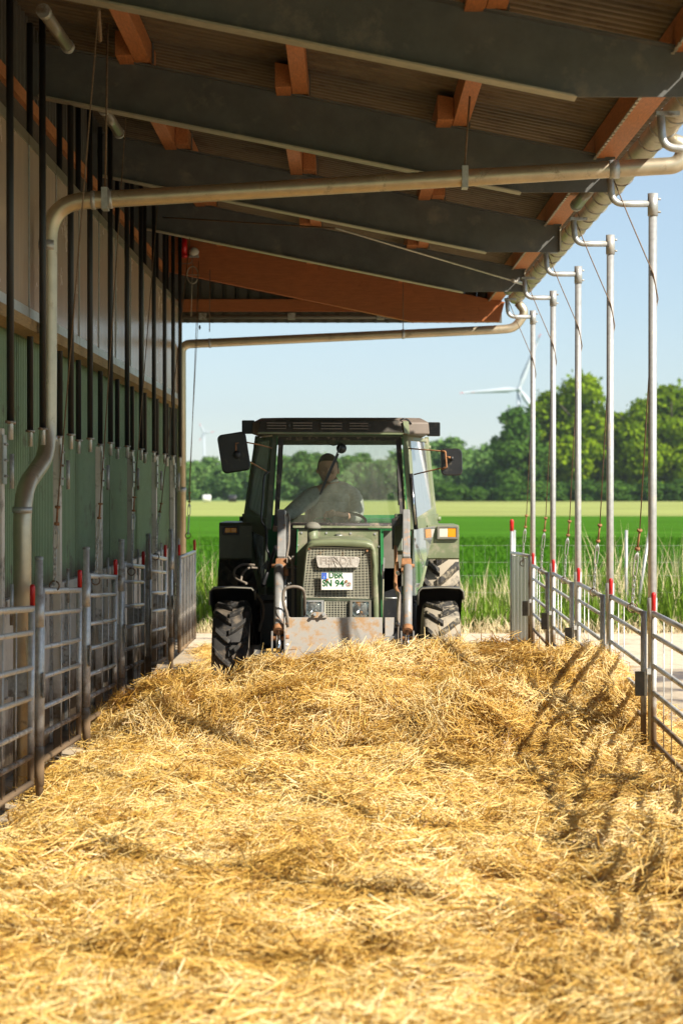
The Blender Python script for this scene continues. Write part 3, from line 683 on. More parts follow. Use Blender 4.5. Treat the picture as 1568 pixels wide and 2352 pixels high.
for i, px in enumerate(xs2):
    y = F*abs(X2)/(797-px); lb = 'black pipe in the back row behind the milky wall panels, %s from the viewer' % ['first','second','third','fourth','fifth','sixth','seventh','eighth','ninth'][i]
    if bp_ is None: bp_ = hang_pipe(X2, y, CH+3.40, lb, 'black pipes behind the wall panels')
    else: dup(bp_, (X2, y, CH+.44), lb)
# ================================================================== FENCES
def gate(L, label, grp, red=True, z=(.26,.43,.60,.80,.99,1.21,1.36), solid=False, rodf=(.45,.68)):
    "tubular gate, hinge end at origin, running along +Y"
    t = thing('cattle_gate', (0,0,0), label, 'gate', grp)
    zt = z[-1]
    for i, zz in enumerate(z):
        r = .0215 if i in (0, len(z)-1) else .018
        if solid and 0 < i < len(z)-1: continue
        if i == len(z)-1: pts_ = fillet([(0,0,zz),(0,L+.0,zz)], .05)
        else: pts_ = [(0,0,zz),(0,L,zz)]
        MB().tube(pts_, r, 10).build('rail', M['galv'], t)
    MB().tube([(0,0.0,z[0]-.02),(0,0,zt+.02)], .023, 10).build('stile', M['galv'], t)
    MB().tube([(0,L,z[0]-.02),(0,L,zt+.02)], .021, 10).build('stile', M['galv'], t)
    for k in rodf: MB().tube([(.012,L*k,z[0]),(.012,L*k,zt)], .0045, 6).build('rod', M['galv'], t)
    if red:
        MB().tube([(0,L+.03,zt-.02),(0,L+.03,zt+.02)], .012, 8).build('pin', M['galv'], t)
        MB().lathe([(0,.15),(.010,.149),(.0165,.14),(.0175,.125),(.0165,.0),(0,0)], (0,L+.03,zt+.005), 'Z', 14).build('red_cap', M['red'], t)
    if solid:
        n_ = 5; wd = L/n_
        for k in range(n_):
            MB().box(-.010, k*wd+.012, z[0]+.02, .004, (k+1)*wd-.012, zt-.03).build('sheet', M['pale'] if solid == 'pale' else M['galvc'], t)
    return t
def tilt(o, yaw, drop, L):
    o.rotation_euler = (-math.atan2(drop, L), 0, yaw)
# left side
XL = -1.98
post_Y = [10.94, 13.44, 15.87, 18.35, 20.84, 23.5]
names = ['nearest the viewer, cut by the frame', 'nearest complete', 'second', 'third', 'fourth', 'last']
def left_post():
    t = thing('gate_post', (0,0,0), '', 'post', 'short galvanised gate posts along the barn wall')
    MB().tube([(0,0,-.05),(0,0,1.575)], .0255, 14).build('tube', M['galv'], t)
    MB().tube([(0,0,1.13),(0,0,1.315)], .0325, 14).build('sleeve', M['galv'], t)
    MB().tube([(0,0,.11),(0,0,.36)], .0325, 14).build('sleeve', M['galv'], t)
    MB().lathe([(0,.012),(.028,.008),(.028,-.01)], (0,0,1.575), 'Z', 14).build('end_cap', M['galvd'], t)
    pl = MB().box(-.20,-.012,.68,.035,-.004,.84).build('plate', M['galvd'], t)
    b_ = MB().box(.03,-.07,.68,.038,.01,.84).build('strap', M['galvd'], t)
    for dx in (-.15,-.03,.02):
        for z_ in (.705,.815): MB().tube([(dx,-.026,z_),(dx,-.012,z_)], .009, 6).build('bolt', M['galvc'], t)
    return t
lp = left_post()
lbl = ['gate post outside the frame before the first wall gate','thick galvanised gate post with a wisp of straw, in front of the downpipe','gate post beside the chain, second along the wall from the downpipe','gate post with two plates, third along the wall from the downpipe','gate post fourth along the wall, shortest before the corner','far gate post at the barn corner by the solid gate']
for i, y in enumerate(post_Y):
    if i == 0: lp.location = (XL, y, 0); lp['label'] = lbl[0]
    else: dup(lp, (XL, y, 0), lbl[i])
G3 = 'tubular cattle gates along the barn wall'
lg = gate(2.14, '', G3)
lgl = ['galvanised wall gate at the frame edge with the largest red cap','wall gate between the two nearest full posts, straw at its foot','wall gate second beyond the downpipe with a chain on its top rail','dark wall gate third beyond the downpipe','wall gate fourth beyond the downpipe, before the solid one']
for i in range(5):
    g = lg if i == 0 else dup(lg, (0,0,0))
    g['label'] = lgl[i]; g.location = (XL + (0 if i else -.01), post_Y[i]+.05, 0); tilt(g, math.atan2(.03,2.2) if i else 0, .10, 2.2)
sg = gate(2.25, 'solid ribbed sheet gate with red cap at the far barn corner', 'solid sheet gates at the far end', solid='pale', z=(.15,.30,.44,.60,.78,.98,1.24), rodf=(.2,.4,.6,.8))
sg.location = (XL+.03, 24.3, 0); tilt(sg, -.005, .0, 2.2)
# red cap nearer end of the solid gate
MB().lathe([(0,.15),(.010,.149),(.0165,.14),(.0175,.125),(.0165,.0),(0,0)], (0,0,1.24), 'Z', 14).build('red_cap', M['red'], sg)

# right side poles and gates
XR = 2.245; pole_Y = [15.4 + 2.48*k for k in range(-3, 5)]
def right_pole():
    t = thing('tall_pole', (0,0,0), '', 'pole', 'tall galvanised poles along the open side')
    MB().tube([(0,0,-.1),(0,0,CH+2.17)], .0315, 16).build('tube', M['galvc'], t)
    MB().tube([(0,0,CH+2.03),(0,0,CH+2.195)], .038, 16).build('head_sleeve', M['galvc'], t)
    for z_ in (CH+2.06, CH+2.155):
        MB().tube([(.03,0,z_),(.058,0,z_)], .009, 6).build('bolt', M['galvd'], t)
    a_ = MB().tube(fillet([(-.03,0,CH+2.12),(-.30,0,CH+2.12),(-.315,0,CH+2.33)], .09, 8), .025, 14).build('arm', M['galvc'], t)
    MB().box(-.345,-.03,CH+2.32,-.20,.03,CH+2.345).build('bracket', M['galvd'], t)
    MB().tube([(0,0,.98),(0,0,1.22)], .037, 14).build('sleeve', M['galv'], t)
    MB().box(-.13,-.045,.50,-.04,-.01,.68).build('latch_box', M['box'], t, bevel=.005)
    MB().box(-.045,-.05,.66,-.01,.01,.70).build('latch_arm', M['galv'], t)
    return t
rp_ = right_pole()
rl = ['tall pole outside the frame', 'tall pole before the frame edge', 'tall pole next to the frame edge outside', 'nearest tall galvanised pole, right of the heap', 'second tall pole from the viewer, before the tree dip', 'third tall pole from the viewer, before the highest tree', 'fourth tall pole from the viewer', 'farthest tall pole beside the turbine blade']
for i, y in enumerate(pole_Y):
    if i == 0: rp_.location = (XR, y, 0); rp_['label'] = rl[0]
    else: dup(rp_, (XR, y, 0), rl[i])
G4 = 'tubular cattle gates along the open side'
rg = gate(2.30, '', G4, z=(-.01,.16,.335,.52,.72,.94,1.10), rodf=(.62,.80))
rgl = ['open side gate outside the frame','open side gate before the frame edge','open side gate at the frame edge','gate nearest the viewer on the open side, cut by the frame','open side gate between the first and second tall poles','open side gate between the second and third tall poles','open side gate between the third and fourth tall poles','open side gate between the fourth and farthest tall poles']
ys_ = [pole_Y[0]-2.48]+pole_Y[:-1]
for i, y in enumerate(ys_):
    g = rg if i == 0 else dup(rg, (0,0,0))
    g['label'] = rgl[i]; g.location = (XR-.055, y+.06, .0); tilt(g, -math.atan2(.05,2.3), -.01, 2.3)
sg2 = gate(1.45, 'solid galvanised sheet gate with tall red capped end post by the gravel', 'solid sheet gates at the far end', solid='galv', z=(.10,.30,.44,.60,.78,.98,1.22), red=False, rodf=(.33,.66))
sg2.location = (XR-.03, pole_Y[-1]+.06, 0); sg2.rotation_euler = (0,0,math.atan2(.10,1.4))
MB().tube([(0,1.47,0),(0,1.47,1.62)], .022, 10).build('end_post', M['galvc'], sg2)
MB().lathe([(0,.15),(.012,.149),(.024,.14),(.027,.125),(.025,.0),(0,0)], (0,1.47,1.50), 'Z', 14).build('red_cap', M['red'], sg2)

# cables with turnbuckle and chain
def chain(mb, p, q, link=.045, r=.004, wd=.011):
    p = Vector(p); q = Vector(q); d = q-p; n_ = max(2, int(d.length/(link*.72))); u = d.normalized(); a = u.orthogonal().normalized(); b = u.cross(a)
    for i in range(n_):
        c = p + d*((i+.5)/n_); s_ = a if i % 2 else b; h = link/2-wd
        pts_ = []
        for k in range(10):
            t_ = 2*math.pi*k/10; e = u*(math.cos(t_)*wd + (h if math.cos(t_) > 0 else -h)) + s_*(math.sin(t_)*wd); pts_.append(c+e)
        mb.tube(pts_, r, 5, closed=True)
def cable(top, mid, turn, bot, label, grp, via=None):
    o0 = Vector(bot); t = thing('gate_cable', o0, label, 'cable', grp)
    top, mid, turn = Vector(top), Vector(mid), Vector(turn)
    pts_ = [top] + ([Vector(p) for p in via] if via else []) + [mid]
    MB().tube(pts_, .0045, 6).build('wire_rope', M['rustrope'], t, o0)
    d = (turn-mid)
    m_ = MB(); m_.tube([mid, mid+d*.42], .008, 6); m_.tube([mid+d*.0, mid+d*.05], .02, 6); m_.tube([mid+d*.38, mid+d*.44], .019, 6); m_.build('rope_clamp', M['rust'], t, o0)
    s_ = Vector((.014,0,0)); a_ = mid+d*.5; b_ = turn
    m_ = MB(); m_.tube([a_+s_*.3, a_+d*.08+s_, b_-d*.08+s_, b_+s_*.3], .005, 6); m_.tube([a_-s_*.3, a_+d*.08-s_, b_-d*.08-s_, b_-s_*.3], .005, 6)
    m_.tube([mid+d*.44, a_+d*.15], .006, 6); m_.build('turnbuckle', M['galvc'], t, o0)
    m_ = MB(); chain(m_, turn, bot); m_.build('chain', M['galvc'], t, o0)
    m_ = MB(); m_.tube([o0+Vector((.034*math.cos(k*.63),0,-.012+.034*math.sin(k*.63))) for k in range(10)], .006, 6, closed=True); m_.build('shackle', M['rustrope'], t, o0)
    return t
GL = 'lifting cables of the wall gates'; GR = 'lifting cables of the open side gates'
LC = [  # top pixel/depth, mid, turn, bottom
 ((228,24,12.25),(133,1162,14.15),(127,1262,14.2),(125,1342,14.2),'cable and chain lifting the first wall gate, by the downpipe'),
 ((290,272,16.1),(231,1155,16.6),(224,1240,16.6),(220,1330,16.6),'cable and chain lifting the second wall gate'),
 ((366,432,20.0),(309,1140,19.1),(305,1220,19.1),(302,1310,19.1),'cable and chain lifting the third wall gate, darkest'),
 ((437,545,24.0),(371,1155,21.6),(362,1205,21.6),(358,1276,21.6),'cable and chain lifting the fourth wall gate'),
 ((457,600,27.9),(436,1130,25.3),(434,1185,25.3),(432,1228,25.3),'cable lifting the solid gate, against the sky by the barn corner')]
for a, b, c, d, lb in LC: cable(P(*a), P(*b), P(*c), P(*d), lb, GL)
MB().tube([P(228,24,12.25), P(232,95,12.6)], .012, 8).build('rope_thimble', M['rustrope'], barn)
t_ = thing('pull_cord', P(478,1200,27.2), 'thin pull cord hanging beside the far downpipe against the sky', 'cord'); og = P(478,1200,27.2)
MB().tube([P(457,640,27.9),P(454,760,27.6),P(433,1140,26.2)], .004, 5).build('cord', M['rustrope'], t_, og)
MB().lathe([(0,-.04),(.014,-.01),(.012,.02),(0,.03)], P(459,752,27.6), 'Z', 8).build('toggle', M['blackp'], t_, og)
for k in range(3, 8):
    y = pole_Y[k]; nm = ['nearest','second','third','fourth','farthest'][k-3]
    st = (XR-.315, y, CH+2.36); v1 = (XR-.18, y-.03, CH+2.02); v2 = (XR+.0, y-.034, CH+1.60); v3 = (XR+.036, y-.02, CH+1.42)
    cable(st, (XR-.05, y+.30, 1.72), (XR-.075, y+.42, 1.36), (XR-.08, y+.50, 1.13), 'wire rope and chain from the roof round the %s tall pole to its gate' % nm, GR, [v1, v2, v3, (XR+.0, y+.05, CH+1.2)])
    # (the rope's doubled upper length)
# fluorescent lamps along the roof, siren, round lamp, pulley
def tubelamp(p, q, r, label):
    p = Vector(p); q = Vector(q); t = thing('tube_lamp', p, label, 'lamp', 'tube lamps under the roof'); d = (q-p)
    MB().tube([p+d*.06, q-d*.06], r, 14).build('diffuser', M['lamp'], t, p)
    MB().tube([p, p+d*.065], r*1.12, 14).build('end_cap', M['galvd'], t, p); MB().tube([q-d*.065, q], r*1.12, 14).build('end_cap', M['galvd'], t, p)
    return t
tubelamp((-1.93,13.3,CH+3.06),(-1.93,14.5,CH+3.08),.042,'grey tube lamp under the roof nearest the viewer, above the wall')
tubelamp((-1.98,17.0,CH+3.12),(-1.98,18.2,CH+3.12),.045,'tube lamp behind the second rafter, above the wall')
tubelamp((1.98,16.9,CH+2.48),(1.98,18.1,CH+2.48),.05,'tube lamp under the eave purlin behind the second rafter')
tubelamp((1.98,24.6,CH+2.48),(1.98,25.8,CH+2.48),.05,'tube lamp under the eave purlin near the wooden end rafter')
x, y, z = P(423,568,27.85); MB().box(x-.05,y-.05,z-.13,x+.04,y+.04,z+.14)
t = thing('alarm_light', (x,y,z), 'red warning light on the wooden end rafter', 'warning light')
MB().tube([(x,y,z-.10),(x,y,z+.12)], .045, 14).build('lens', M['red'], t, (x,y,z)); MB().tube([(x,y,z-.14),(x,y,z-.10)], .055, 14).build('base', M['red'], t, (x,y,z))
x, y, z = P(446,580,27.85); t = thing('bulkhead_lamp', (x,y,z), 'round pale bulkhead lamp beside the red warning light', 'lamp')
MB().ell((x,y,z), (.065,.05,.065), 16, 10).build('globe', M['lampb'], t, (x,y,z)); MB().box(x-.06,y-.03,z-.07,x+.065,y+.03,z-.045).build('base', M['galvd'], t, (x,y,z))
MB().tube(fillet([(x-.02,y,z-.07),(x-.03,y,z-.15),(x-.22,y,z-.15)], .04), .006, 6).build('conduit', M['lamp'], t, (x,y,z))
x, y, z = P(443,632,27.8); t = thing('hand_wheel', (x,y,z), 'thin spoked hand wheel hanging by the wooden end rafter', 'wheel')
MB().tube([(x+.075*math.cos(a*.42),y,z+.115*math.sin(a*.42)) for a in range(15)], .007, 6, closed=True).build('rim', M['flange'], t, (x,y,z))
MB().beam((x-.07,y,z),(x+.07,y,z),.008,.008).build('spoke', M['flange'], t, (x,y,z)); MB().tube([(x,y,z+.16),(x-.02,y,z-.55)], .005, 6).build('rod', M['flange'], t, (x,y,z))

# ================================================================== STRAW
cc = bpy.data.collections.new('straw_clumps')
def clump(k, n, rad, hgt, tiltmax, lmin, lmax, wd):
    r = np.random.default_rng(100+k); mv = []; mf = []; rv = []
    for i in range(n):
        a = r.uniform(0, 6.283); rr = rad*math.sqrt(r.random())*r.uniform(.6,1.1); c = np.array([rr*math.cos(a), rr*math.sin(a), r.random()**1.5*hgt])
        th = r.uniform(0, 6.283) if r.random() < .6 else r.normal(k*1.1, .35); ti = r.normal(0, tiltmax)
        d = np.array([math.cos(th)*math.cos(ti), math.sin(th)*math.cos(ti), math.sin(ti)]); L = r.uniform(lmin, lmax)*(1 if r.random() < .8 else .4)
        s_ = np.cross(d, [0,0,1.]); s_ /= np.linalg.norm(s_)+1e-9; u = np.cross(s_, d); w_ = wd*r.uniform(.55,1.35)
        bend = r.normal(0, .05)*L; bz = r.normal(0, .04)*L
        n0 = len(mv)
        for t_, ww in ((-.5,.8),(0,1.),(.5,.6)):
            p = c + d*L*t_ + (s_*bend + u*bz)*(1-4*t_*t_)
            mv += [p - s_*w_*ww/2, p + u*w_*ww*.45, p + s_*w_*ww/2]
        for q in range(2):
            for j in range(3):
                j2 = (j+1) % 3; mf.append((n0+q*3+j, n0+q*3+j2, n0+q*3+3+j2, n0+q*3+3+j))
        rv += [r.beta(2.1, 1.4)]*9
    me = bpy.data.meshes.new('straw_clump'); me.from_pydata([tuple(p) for p in mv], [], mf)
    at = me.attributes.new('rnd', 'FLOAT', 'POINT'); at.data.foreach_set('value', np.array(rv, np.float32)); me.materials.append(M['straw'])
    o = bpy.data.objects.new('straw_clump', me); cc.objects.link(o)
for k in range(8): clump(k, 440, .30, .075, .30, .05, .20, .0058)
def scatter(obj, smin, smax, tiltr, seed):
    ng = bpy.data.node_groups.new('scatter', 'GeometryNodeTree')
    ng.interface.new_socket('Geometry', in_out='INPUT', socket_type='NodeSocketGeometry'); ng.interface.new_socket('Geometry', in_out='OUTPUT', socket_type='NodeSocketGeometry')
    N = ng.nodes; L = ng.links; gi = N.new('NodeGroupInput'); go = N.new('NodeGroupOutput')
    d = N.new('GeometryNodeDistributePointsOnFaces'); d.inputs['Seed'].default_value = seed
    na = N.new('GeometryNodeInputNamedAttribute'); na.data_type = 'FLOAT'; na.inputs['Name'].default_value = 'dens'
    L.new(gi.outputs[0], d.inputs['Mesh']); L.new(na.outputs['Attribute'], d.inputs['Density'])
    ci = N.new('GeometryNodeCollectionInfo'); ci.inputs['Collection'].default_value = cc; ci.inputs['Separate Children'].default_value = True; ci.inputs['Reset Children'].default_value = True
    io = N.new('GeometryNodeInstanceOnPoints'); io.inputs['Pick Instance'].default_value = True
    rv = N.new('FunctionNodeRandomValue'); rv.data_type = 'FLOAT_VECTOR'; rv.inputs[0].default_value = (-tiltr,-tiltr,0); rv.inputs[1].default_value = (tiltr,tiltr,6.283)
    rr = N.new('FunctionNodeRotateRotation'); rr.rotation_space = 'LOCAL'
    L.new(d.outputs['Rotation'], rr.inputs[0]); L.new(rv.outputs[0], rr.inputs[1])
    rs = N.new('FunctionNodeRandomValue'); rs.data_type = 'FLOAT'; rs.inputs[2].default_value = smin; rs.inputs[3].default_value = smax; rs.inputs['Seed'].default_value = 5
    L.new(d.outputs['Points'], io.inputs['Points']); L.new(ci.outputs[0], io.inputs['Instance']); L.new(rr.outputs[0], io.inputs['Rotation']); L.new(rs.outputs[1], io.inputs['Scale'])
    j = N.new('GeometryNodeJoinGeometry'); L.new(io.outputs[0], j.inputs[0]); L.new(gi.outputs[0], j.inputs[0]); L.new(j.outputs[0], go.inputs[0])
    m = obj.modifiers.new('straw', 'NODES'); m.node_group = ng

def sstep(a, b, x): t = np.clip((x-a)/(b-a), 0, 1); return t*t*(3-2*t)
def bed_z(X, Y):
    z = .03 + .05*fbm(X*1.1, Y*1.1, 1) + (.085+.07*sstep(.9,1.8,X))*fbm(X*2.6, Y*2.2, 9, 3)
    z = z + .10*np.exp(-((X-2.1)/.5)**2)*(vn(X*1.3,Y*.9,31)) 
    return z - .10*sstep(2.25, 3.1, X) - .10*sstep(-1.6, -2.1, X) - .06*sstep(17.5, 20, Y)
def bed_d(X, Y):
    d = 17*sstep(-2.2,-1.75,X)*(1-sstep(2.2,2.75,X))*(1-.8*sstep(19,24,Y))*(1-sstep(26.2,27.6,Y))
    d = d + 1.6*(1-sstep(2.6,3.6,X))*sstep(2.1,2.3,X)*(1-sstep(21,26,Y))
    return d*(.75+.5*vn(X*2,Y*2,44))
bed = grid_obj('straw_bedding', np.arange(-2.36, 3.7, .07), np.arange(4.5, 27.8, .07), bed_z, M['strawbase'], keep=lambda X, Y: (X > -2.36) & (X < 2.55) & (Y < 24.5) | (bed_d(X,Y) > 1.2), dens=bed_d)
tag(bed, 'loose golden straw spread over the alley floor in front of the heap', 'straw', kind='stuff')
scatter(bed, .8, 1.25, .16, 3)
cx = np.array([-2.15,-1.85,-1.56,-1.04,-.55,-.06,.36,.92,1.23,1.76,2.05,2.22,2.40]); cz = np.array([.0,.30,.44,.55,.64,.74,.78,.72,.68,.72,.70,.55,.0])
def pile_z(X, Y):
    h = np.interp(X, cx, cz); yc = 16.8 + .15*np.sin(X*2.1); foot = 15.15 + .35*vn(X*1.1+3, X*0, 7) - .25*np.exp(-((X-1.0)/.6)**2) + .35*np.exp(-((X-1.75)/.35)**2) + .5*sstep(-.9,-1.9,X)
    tf = np.clip((Y-foot)/(yc-foot), 0, 1); prof = np.where(Y < yc, tf**.75*(1.4-.4*tf), 1-np.clip((Y-yc)/1.1, 0, 1)**1.5)
    lump = .10*fbm(X*1.9, Y*2.4, 21, 3) + .07*np.abs(fbm(X*5, Y*5, 27, 2))
    # overhanging tufts: terraces on the front face
    ter = .05*np.sin((Y+.35*vn(X*1.3,Y*.4,12))*9)*np.clip(prof*2,0,1)
    z = h*prof*(1+.0*X) + (lump+ter)*np.clip(prof*3, 0, 1)*np.clip(h*4,0,1)
    z = z + .16*np.exp(-((X-2.02)/.24)**2-((Y-15.75)/.38)**2) - .12*np.exp(-((X-1.45)/.28)**2-((Y-15.75)/.30)**2) + .12*np.exp(-((X-.9)/.25)**2-((Y-15.6)/.25)**2)
    return z - .15
pile = grid_obj('straw_heap', np.arange(-2.3, 2.5, .05), np.arange(14.6, 18.1, .05), pile_z, M['strawbase'], keep=lambda X, Y: pile_z(X, Y) > -.01, dens=lambda X, Y: 48+0*X)
tag(pile, 'long heap of fresh straw pushed up in front of the tractor', 'straw', kind='stuff')
scatter(pile, .7, 1.1, .45, 8)
# wisp of straw caught on the first post
ws = thing('straw_wisp', (XL, 13.42, 1.05), 'wisp of straw caught on the thick gate post by the downpipe', 'straw wisp')
for k in range(9):
    a = rng.uniform(-.03,.05); MB().tube([(XL-.05+a, 13.38, 1.08+rng.uniform(-.02,.06)), (XL-.055+a*.6, 13.37, .98), (XL-.04+a*.8, 13.36, .72+rng.uniform(-.06,.12))], .003, 4).build('stalk', M['reed'], ws, (XL,13.42,1.05))
# ================================================================== TRACTOR
TO = (-.08, 19.4, 0)
tr = thing('tractor', TO, 'old olive green farm tractor with front loader pushing the straw heap', 'tractor')
def tb(mb, name, m, parent=tr, bevel=0, label=None):
    o = mb.build(name, m, parent, TO, bevel)
    if label: o['label'] = label
    return o
def PL(lst): return [Vector(P(*q)) for q in lst]

# wheels -------------------------------------------------------------
def wheel(name, xc, yc, zc, R, W, nl, label, tm='tyre', lm='lug'):
    w_ = bpy.data.objects.new(name, None); COL.objects.link(w_); w_.parent = tr; w_.location = (xc-TO[0], yc-TO[1], zc-TO[2]); w_['label'] = label
    prof = [(R*.56,-W*.38),(R*.62,-W*.46),(R*.80,-W*.50),(R*.92,-W*.47),(R*.955,-W*.38),(R*.965,0),(R*.955,W*.38),(R*.92,W*.47),(R*.80,W*.50),(R*.62,W*.46),(R*.56,W*.38)]
    MB().lathe(prof, (0,0,0), 'X', 48).build('tyre', M[tm], w_)
    MB().lathe([(0,-W*.18),(R*.2,-W*.2),(R*.3,-W*.05),(R*.5,-W*.12),(R*.54,-W*.34),(R*.585,-W*.40),(R*.585,W*.40),(R*.54,W*.34),(R*.5,W*.12),(R*.2,W*.1),(0,W*.1)], (0,0,0), 'X', 32).build('rim', M['rim'], w_)
    # one curved lug per side, its copies turned round the axle
    for sd in (-1, 1):
        vs = []; m_ = 6; hw = R*.052
        for i in range(m_+1):
            t = i/m_; x = sd*W*(-.03+.50*t); ang = -.02 + .30*t**1.3     # forward lean towards the shoulder
            base = R*(.962 - .05*max(0,(t-.75)/.25)); top = R*(1.03 - .075*max(0,(t-.8)/.2)**2 - (.02 if i == 0 else 0)); dw = hw/R*(1+.15*t)
            for aa, rr in ((ang-dw*1.25, base*.985),(ang-dw*.8, top),(ang+dw*.8, top),(ang+dw*1.25, base*.985)):
                vs.append((x, -rr*math.cos(aa), rr*math.sin(aa)))
        fs = [(i*4+j, i*4+j+1, (i+1)*4+j+1, (i+1)*4+j) for i in range(m_) for j in range(3)] + [(0,1,2,3),(m_*4+3,m_*4+2,m_*4+1,m_*4)]
        if sd < 0: fs = [f[::-1] for f in fs]
        mb = MB(); mb.add(vs, fs); lg_ = mb.build('lug', M[lm], w_, (0,0,0), bevel=.006)
        for k in range(nl):
            q = lg_ if k == 0 else lg_.copy()
            if k: COL.objects.link(q)
            q.rotation_euler = (2*math.pi*(k + (.5 if sd > 0 else 0))/nl, 0, 0)
    return w_
wheel('front_wheel', -1.00, 18.3, .53, .505, .325, 16, 'shaded front wheel', 'tyre_shade', 'lug_shade')
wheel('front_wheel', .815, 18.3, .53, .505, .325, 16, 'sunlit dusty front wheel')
wheel('rear_wheel', -1.03, 20.62, .80, .775, .43, 20, 'shaded rear wheel', 'tyre_shade', 'lug_shade')
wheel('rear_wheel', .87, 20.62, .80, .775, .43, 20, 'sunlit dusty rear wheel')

# mudguards of the front wheels: arched U-section sheets
def mudguard(xc, lab):
    W2 = .195; cy, cz_ = 18.3, .53; R0 = .645; mb = MB(); vs = []; m_ = 14
    prof = [(-W2-.005,-.14),(-W2,-.03),(-W2+.03,0),(0,.008),(W2-.03,0),(W2,-.03),(W2+.005,-.10)]
    for i in range(m_+1):
        a = math.radians(118 - 118*i/m_ + 0)     # from front of top to the rear
        for dx, dr in prof:
            vs.append((xc+dx, cy - (R0+dr)*math.cos(a)*1.0, cz_ + (R0+dr)*math.sin(a)))
    k = len(prof); vs2 = []
    for p in vs:
        d = Vector((0, p[1]-cy, p[2]-cz_)).normalized()*.006; vs2.append((p[0], p[1]-d.y, p[2]-d.z))
    fs = [(i*k+j, i*k+j+1, (i+1)*k+j+1, (i+1)*k+j) for i in range(m_) for j in range(k-1)]
    mb.add(vs, fs, True); mb.add(vs2, [f[::-1] for f in fs], True)
    o = tb(mb, 'front_mudguard', M['rubberseal'], label=lab); return o
def mudguard2(xc, lab):
    W2 = .195; cy, cz_ = 18.3, .53; R0 = .64; mb = MB(); vs = []; m_ = 16
    prof = [(-W2-.005,-.15),(-W2,-.03),(-W2+.03,0),(0,.008),(W2-.03,0),(W2,-.03),(W2+.005,-.10)]
    for i in range(m_+1):
        th = math.radians(-10 + 125*i/m_)        # 0 = straight up, positive to the rear
        for dx, dr in prof: vs.append((xc+dx, cy+(R0+dr)*math.sin(th), cz_+(R0+dr)*math.cos(th)))
    k = len(prof); vs2 = [(p[0], cy+(p[1]-cy)*.99, cz_+(p[2]-cz_)*.99) for p in vs]
    fs = [(i*k+j, i*k+j+1, (i+1)*k+j+1, (i+1)*k+j) for i in range(m_) for j in range(k-1)]
    mb.add(vs, fs, True); mb.add(vs2, [f[::-1] for f in fs], True)
    mb.add([vs[0+j] for j in range(k)]+[vs2[j] for j in range(k)], [(j, j+1, k+j+1, k+j) for j in range(k-1)])
    o = tb(mb, 'front_mudguard', M['blackp'], label=lab)
    mb = MB(); mb.tube([(p[0],p[1],p[2]) for p in vs[:k]], .008, 6); o2 = mb.build('edge_bead', M['dustyg'], o, TO)
    return o
mudguard2(-1.0, 'mudguard in shade'); mudguard2(.815, 'mudguard with dusty sunlit rim')
# wheel carriers, axle
mb = MB(); mb.box(-.85, 18.22, .38, .68, 18.40, .56); mb.box(-.28, 17.9, .42, .12, 19.3, .75); tb(mb, 'axle', M['loader'], bevel=.02)
for x in (-.80, .62): tb(MB().tube([(x-.06,18.3,.53),(x+.06,18.3,.53)], .13, 16), 'wheel_hub', M['loader'])
tb(MB().beam((-.80,18.02,.62),(-.15,18.02,.55),.045,.045), 'steering_rod', M['loader'])

# bonnet -------------------------------------------------------------
yg = 17.72
hood = [(689.8,1420),(690.5,1375),(697,1310),(701,1262),(705,1248),(716,1241.5),(745,1239.3),(780,1238.3),(815,1239.5),(842,1242),(856,1248),(862,1262),(866,1310),(869,1375),(869.5,1420)]
inn = [(696.5,1420),(694.5,1374),(701,1310),(706,1263),(709,1256),(722,1254.5),(748,1254),(780,1254.3),(812,1255.8),(838,1258),(849,1259.5),(852,1266),(855,1310),(856.5,1376),(858,1420)]
o_ = PL([(a, b, yg) for a, b in hood]); i_ = PL([(a, b, yg) for a, b in inn])
mb = MB(); n_ = len(o_); yb = 19.12
back = [Vector((p.x*1.0 + (.0), yb, p.z + .0)) for p in o_]
fr_ = [p + Vector((0,.05,0)) for p in o_]
vs = i_ + [p + (q-p)*.55 + Vector((0,-.022,0)) for p, q in zip(i_, o_)] + o_ + [p+Vector((0,.05,0)) for p in o_] + back
mb.add(vs, [(r*n_+j, r*n_+j+1, (r+1)*n_+j+1, (r+1)*n_+j) for r in range(4) for j in range(n_-1)], True)
mb.add([p for p in i_]+[p+Vector((0,.05,0)) for p in i_], [(j, n_+j, n_+j+1, j+1) for j in range(n_-1)], False)
bon = tb(mb, 'bonnet', M['olive'])
tb(MB().prism(PL([(a,b,yg+.09) for a,b in [(696,1420),(700,1262),(720,1250),(845,1252),(858,1262),(860,1420)]][::-1]), (0,.02,0)), 'radiator', M['blackp'])
# grille bars, upper and lower
def grille(TL, TRt, BL, BR, nrow, ncol, name):
    mb = MB(); L = lambda a, b, t: (a[0]+(b[0]-a[0])*t, a[1]+(b[1]-a[1])*t)
    for i in range(nrow+1):
        t = i/nrow; a = L(TL, BL, t); b = L(TRt, BR, t); bow = 0
        mb.beam(P(a[0],a[1],yg+.03), P(b[0],b[1],yg+.03), .005, .0042 if 0 < i < nrow else .010)
    for j in range(ncol+1):
        t = j/ncol; a = L(TL, TRt, t); b = L(BL, BR, t)
        mb.beam(P(a[0],a[1],yg+.027), P(b[0],b[1],yg+.027), .0042 if 0 < j < ncol else .012, .004)
    return tag(tb(mb, name, M['grille']), kind='stuff')
grille((707,1256.5),(851,1260.5),(693.8,1370.8),(855.5,1373.8), 31, 19, 'grille')
grille((746.5,1381.5),(801,1381.5),(746.5,1425),(801,1425), 11, 8, 'lower_grille')
for px, py in ((709.5,1261),(843,1265)): tb(MB().tube([P(px,py,yg+.02), P(px,py,yg-.006)], .009, 8), 'screw', M['rust'])
tb(MB().prism(PL([(692,1373.5,yg+.02),(858,1376.5,yg+.02),(858,1381,yg+.02),(692,1379,yg+.02)]), (0,.04,0)), 'cross_bar', M['olived'])
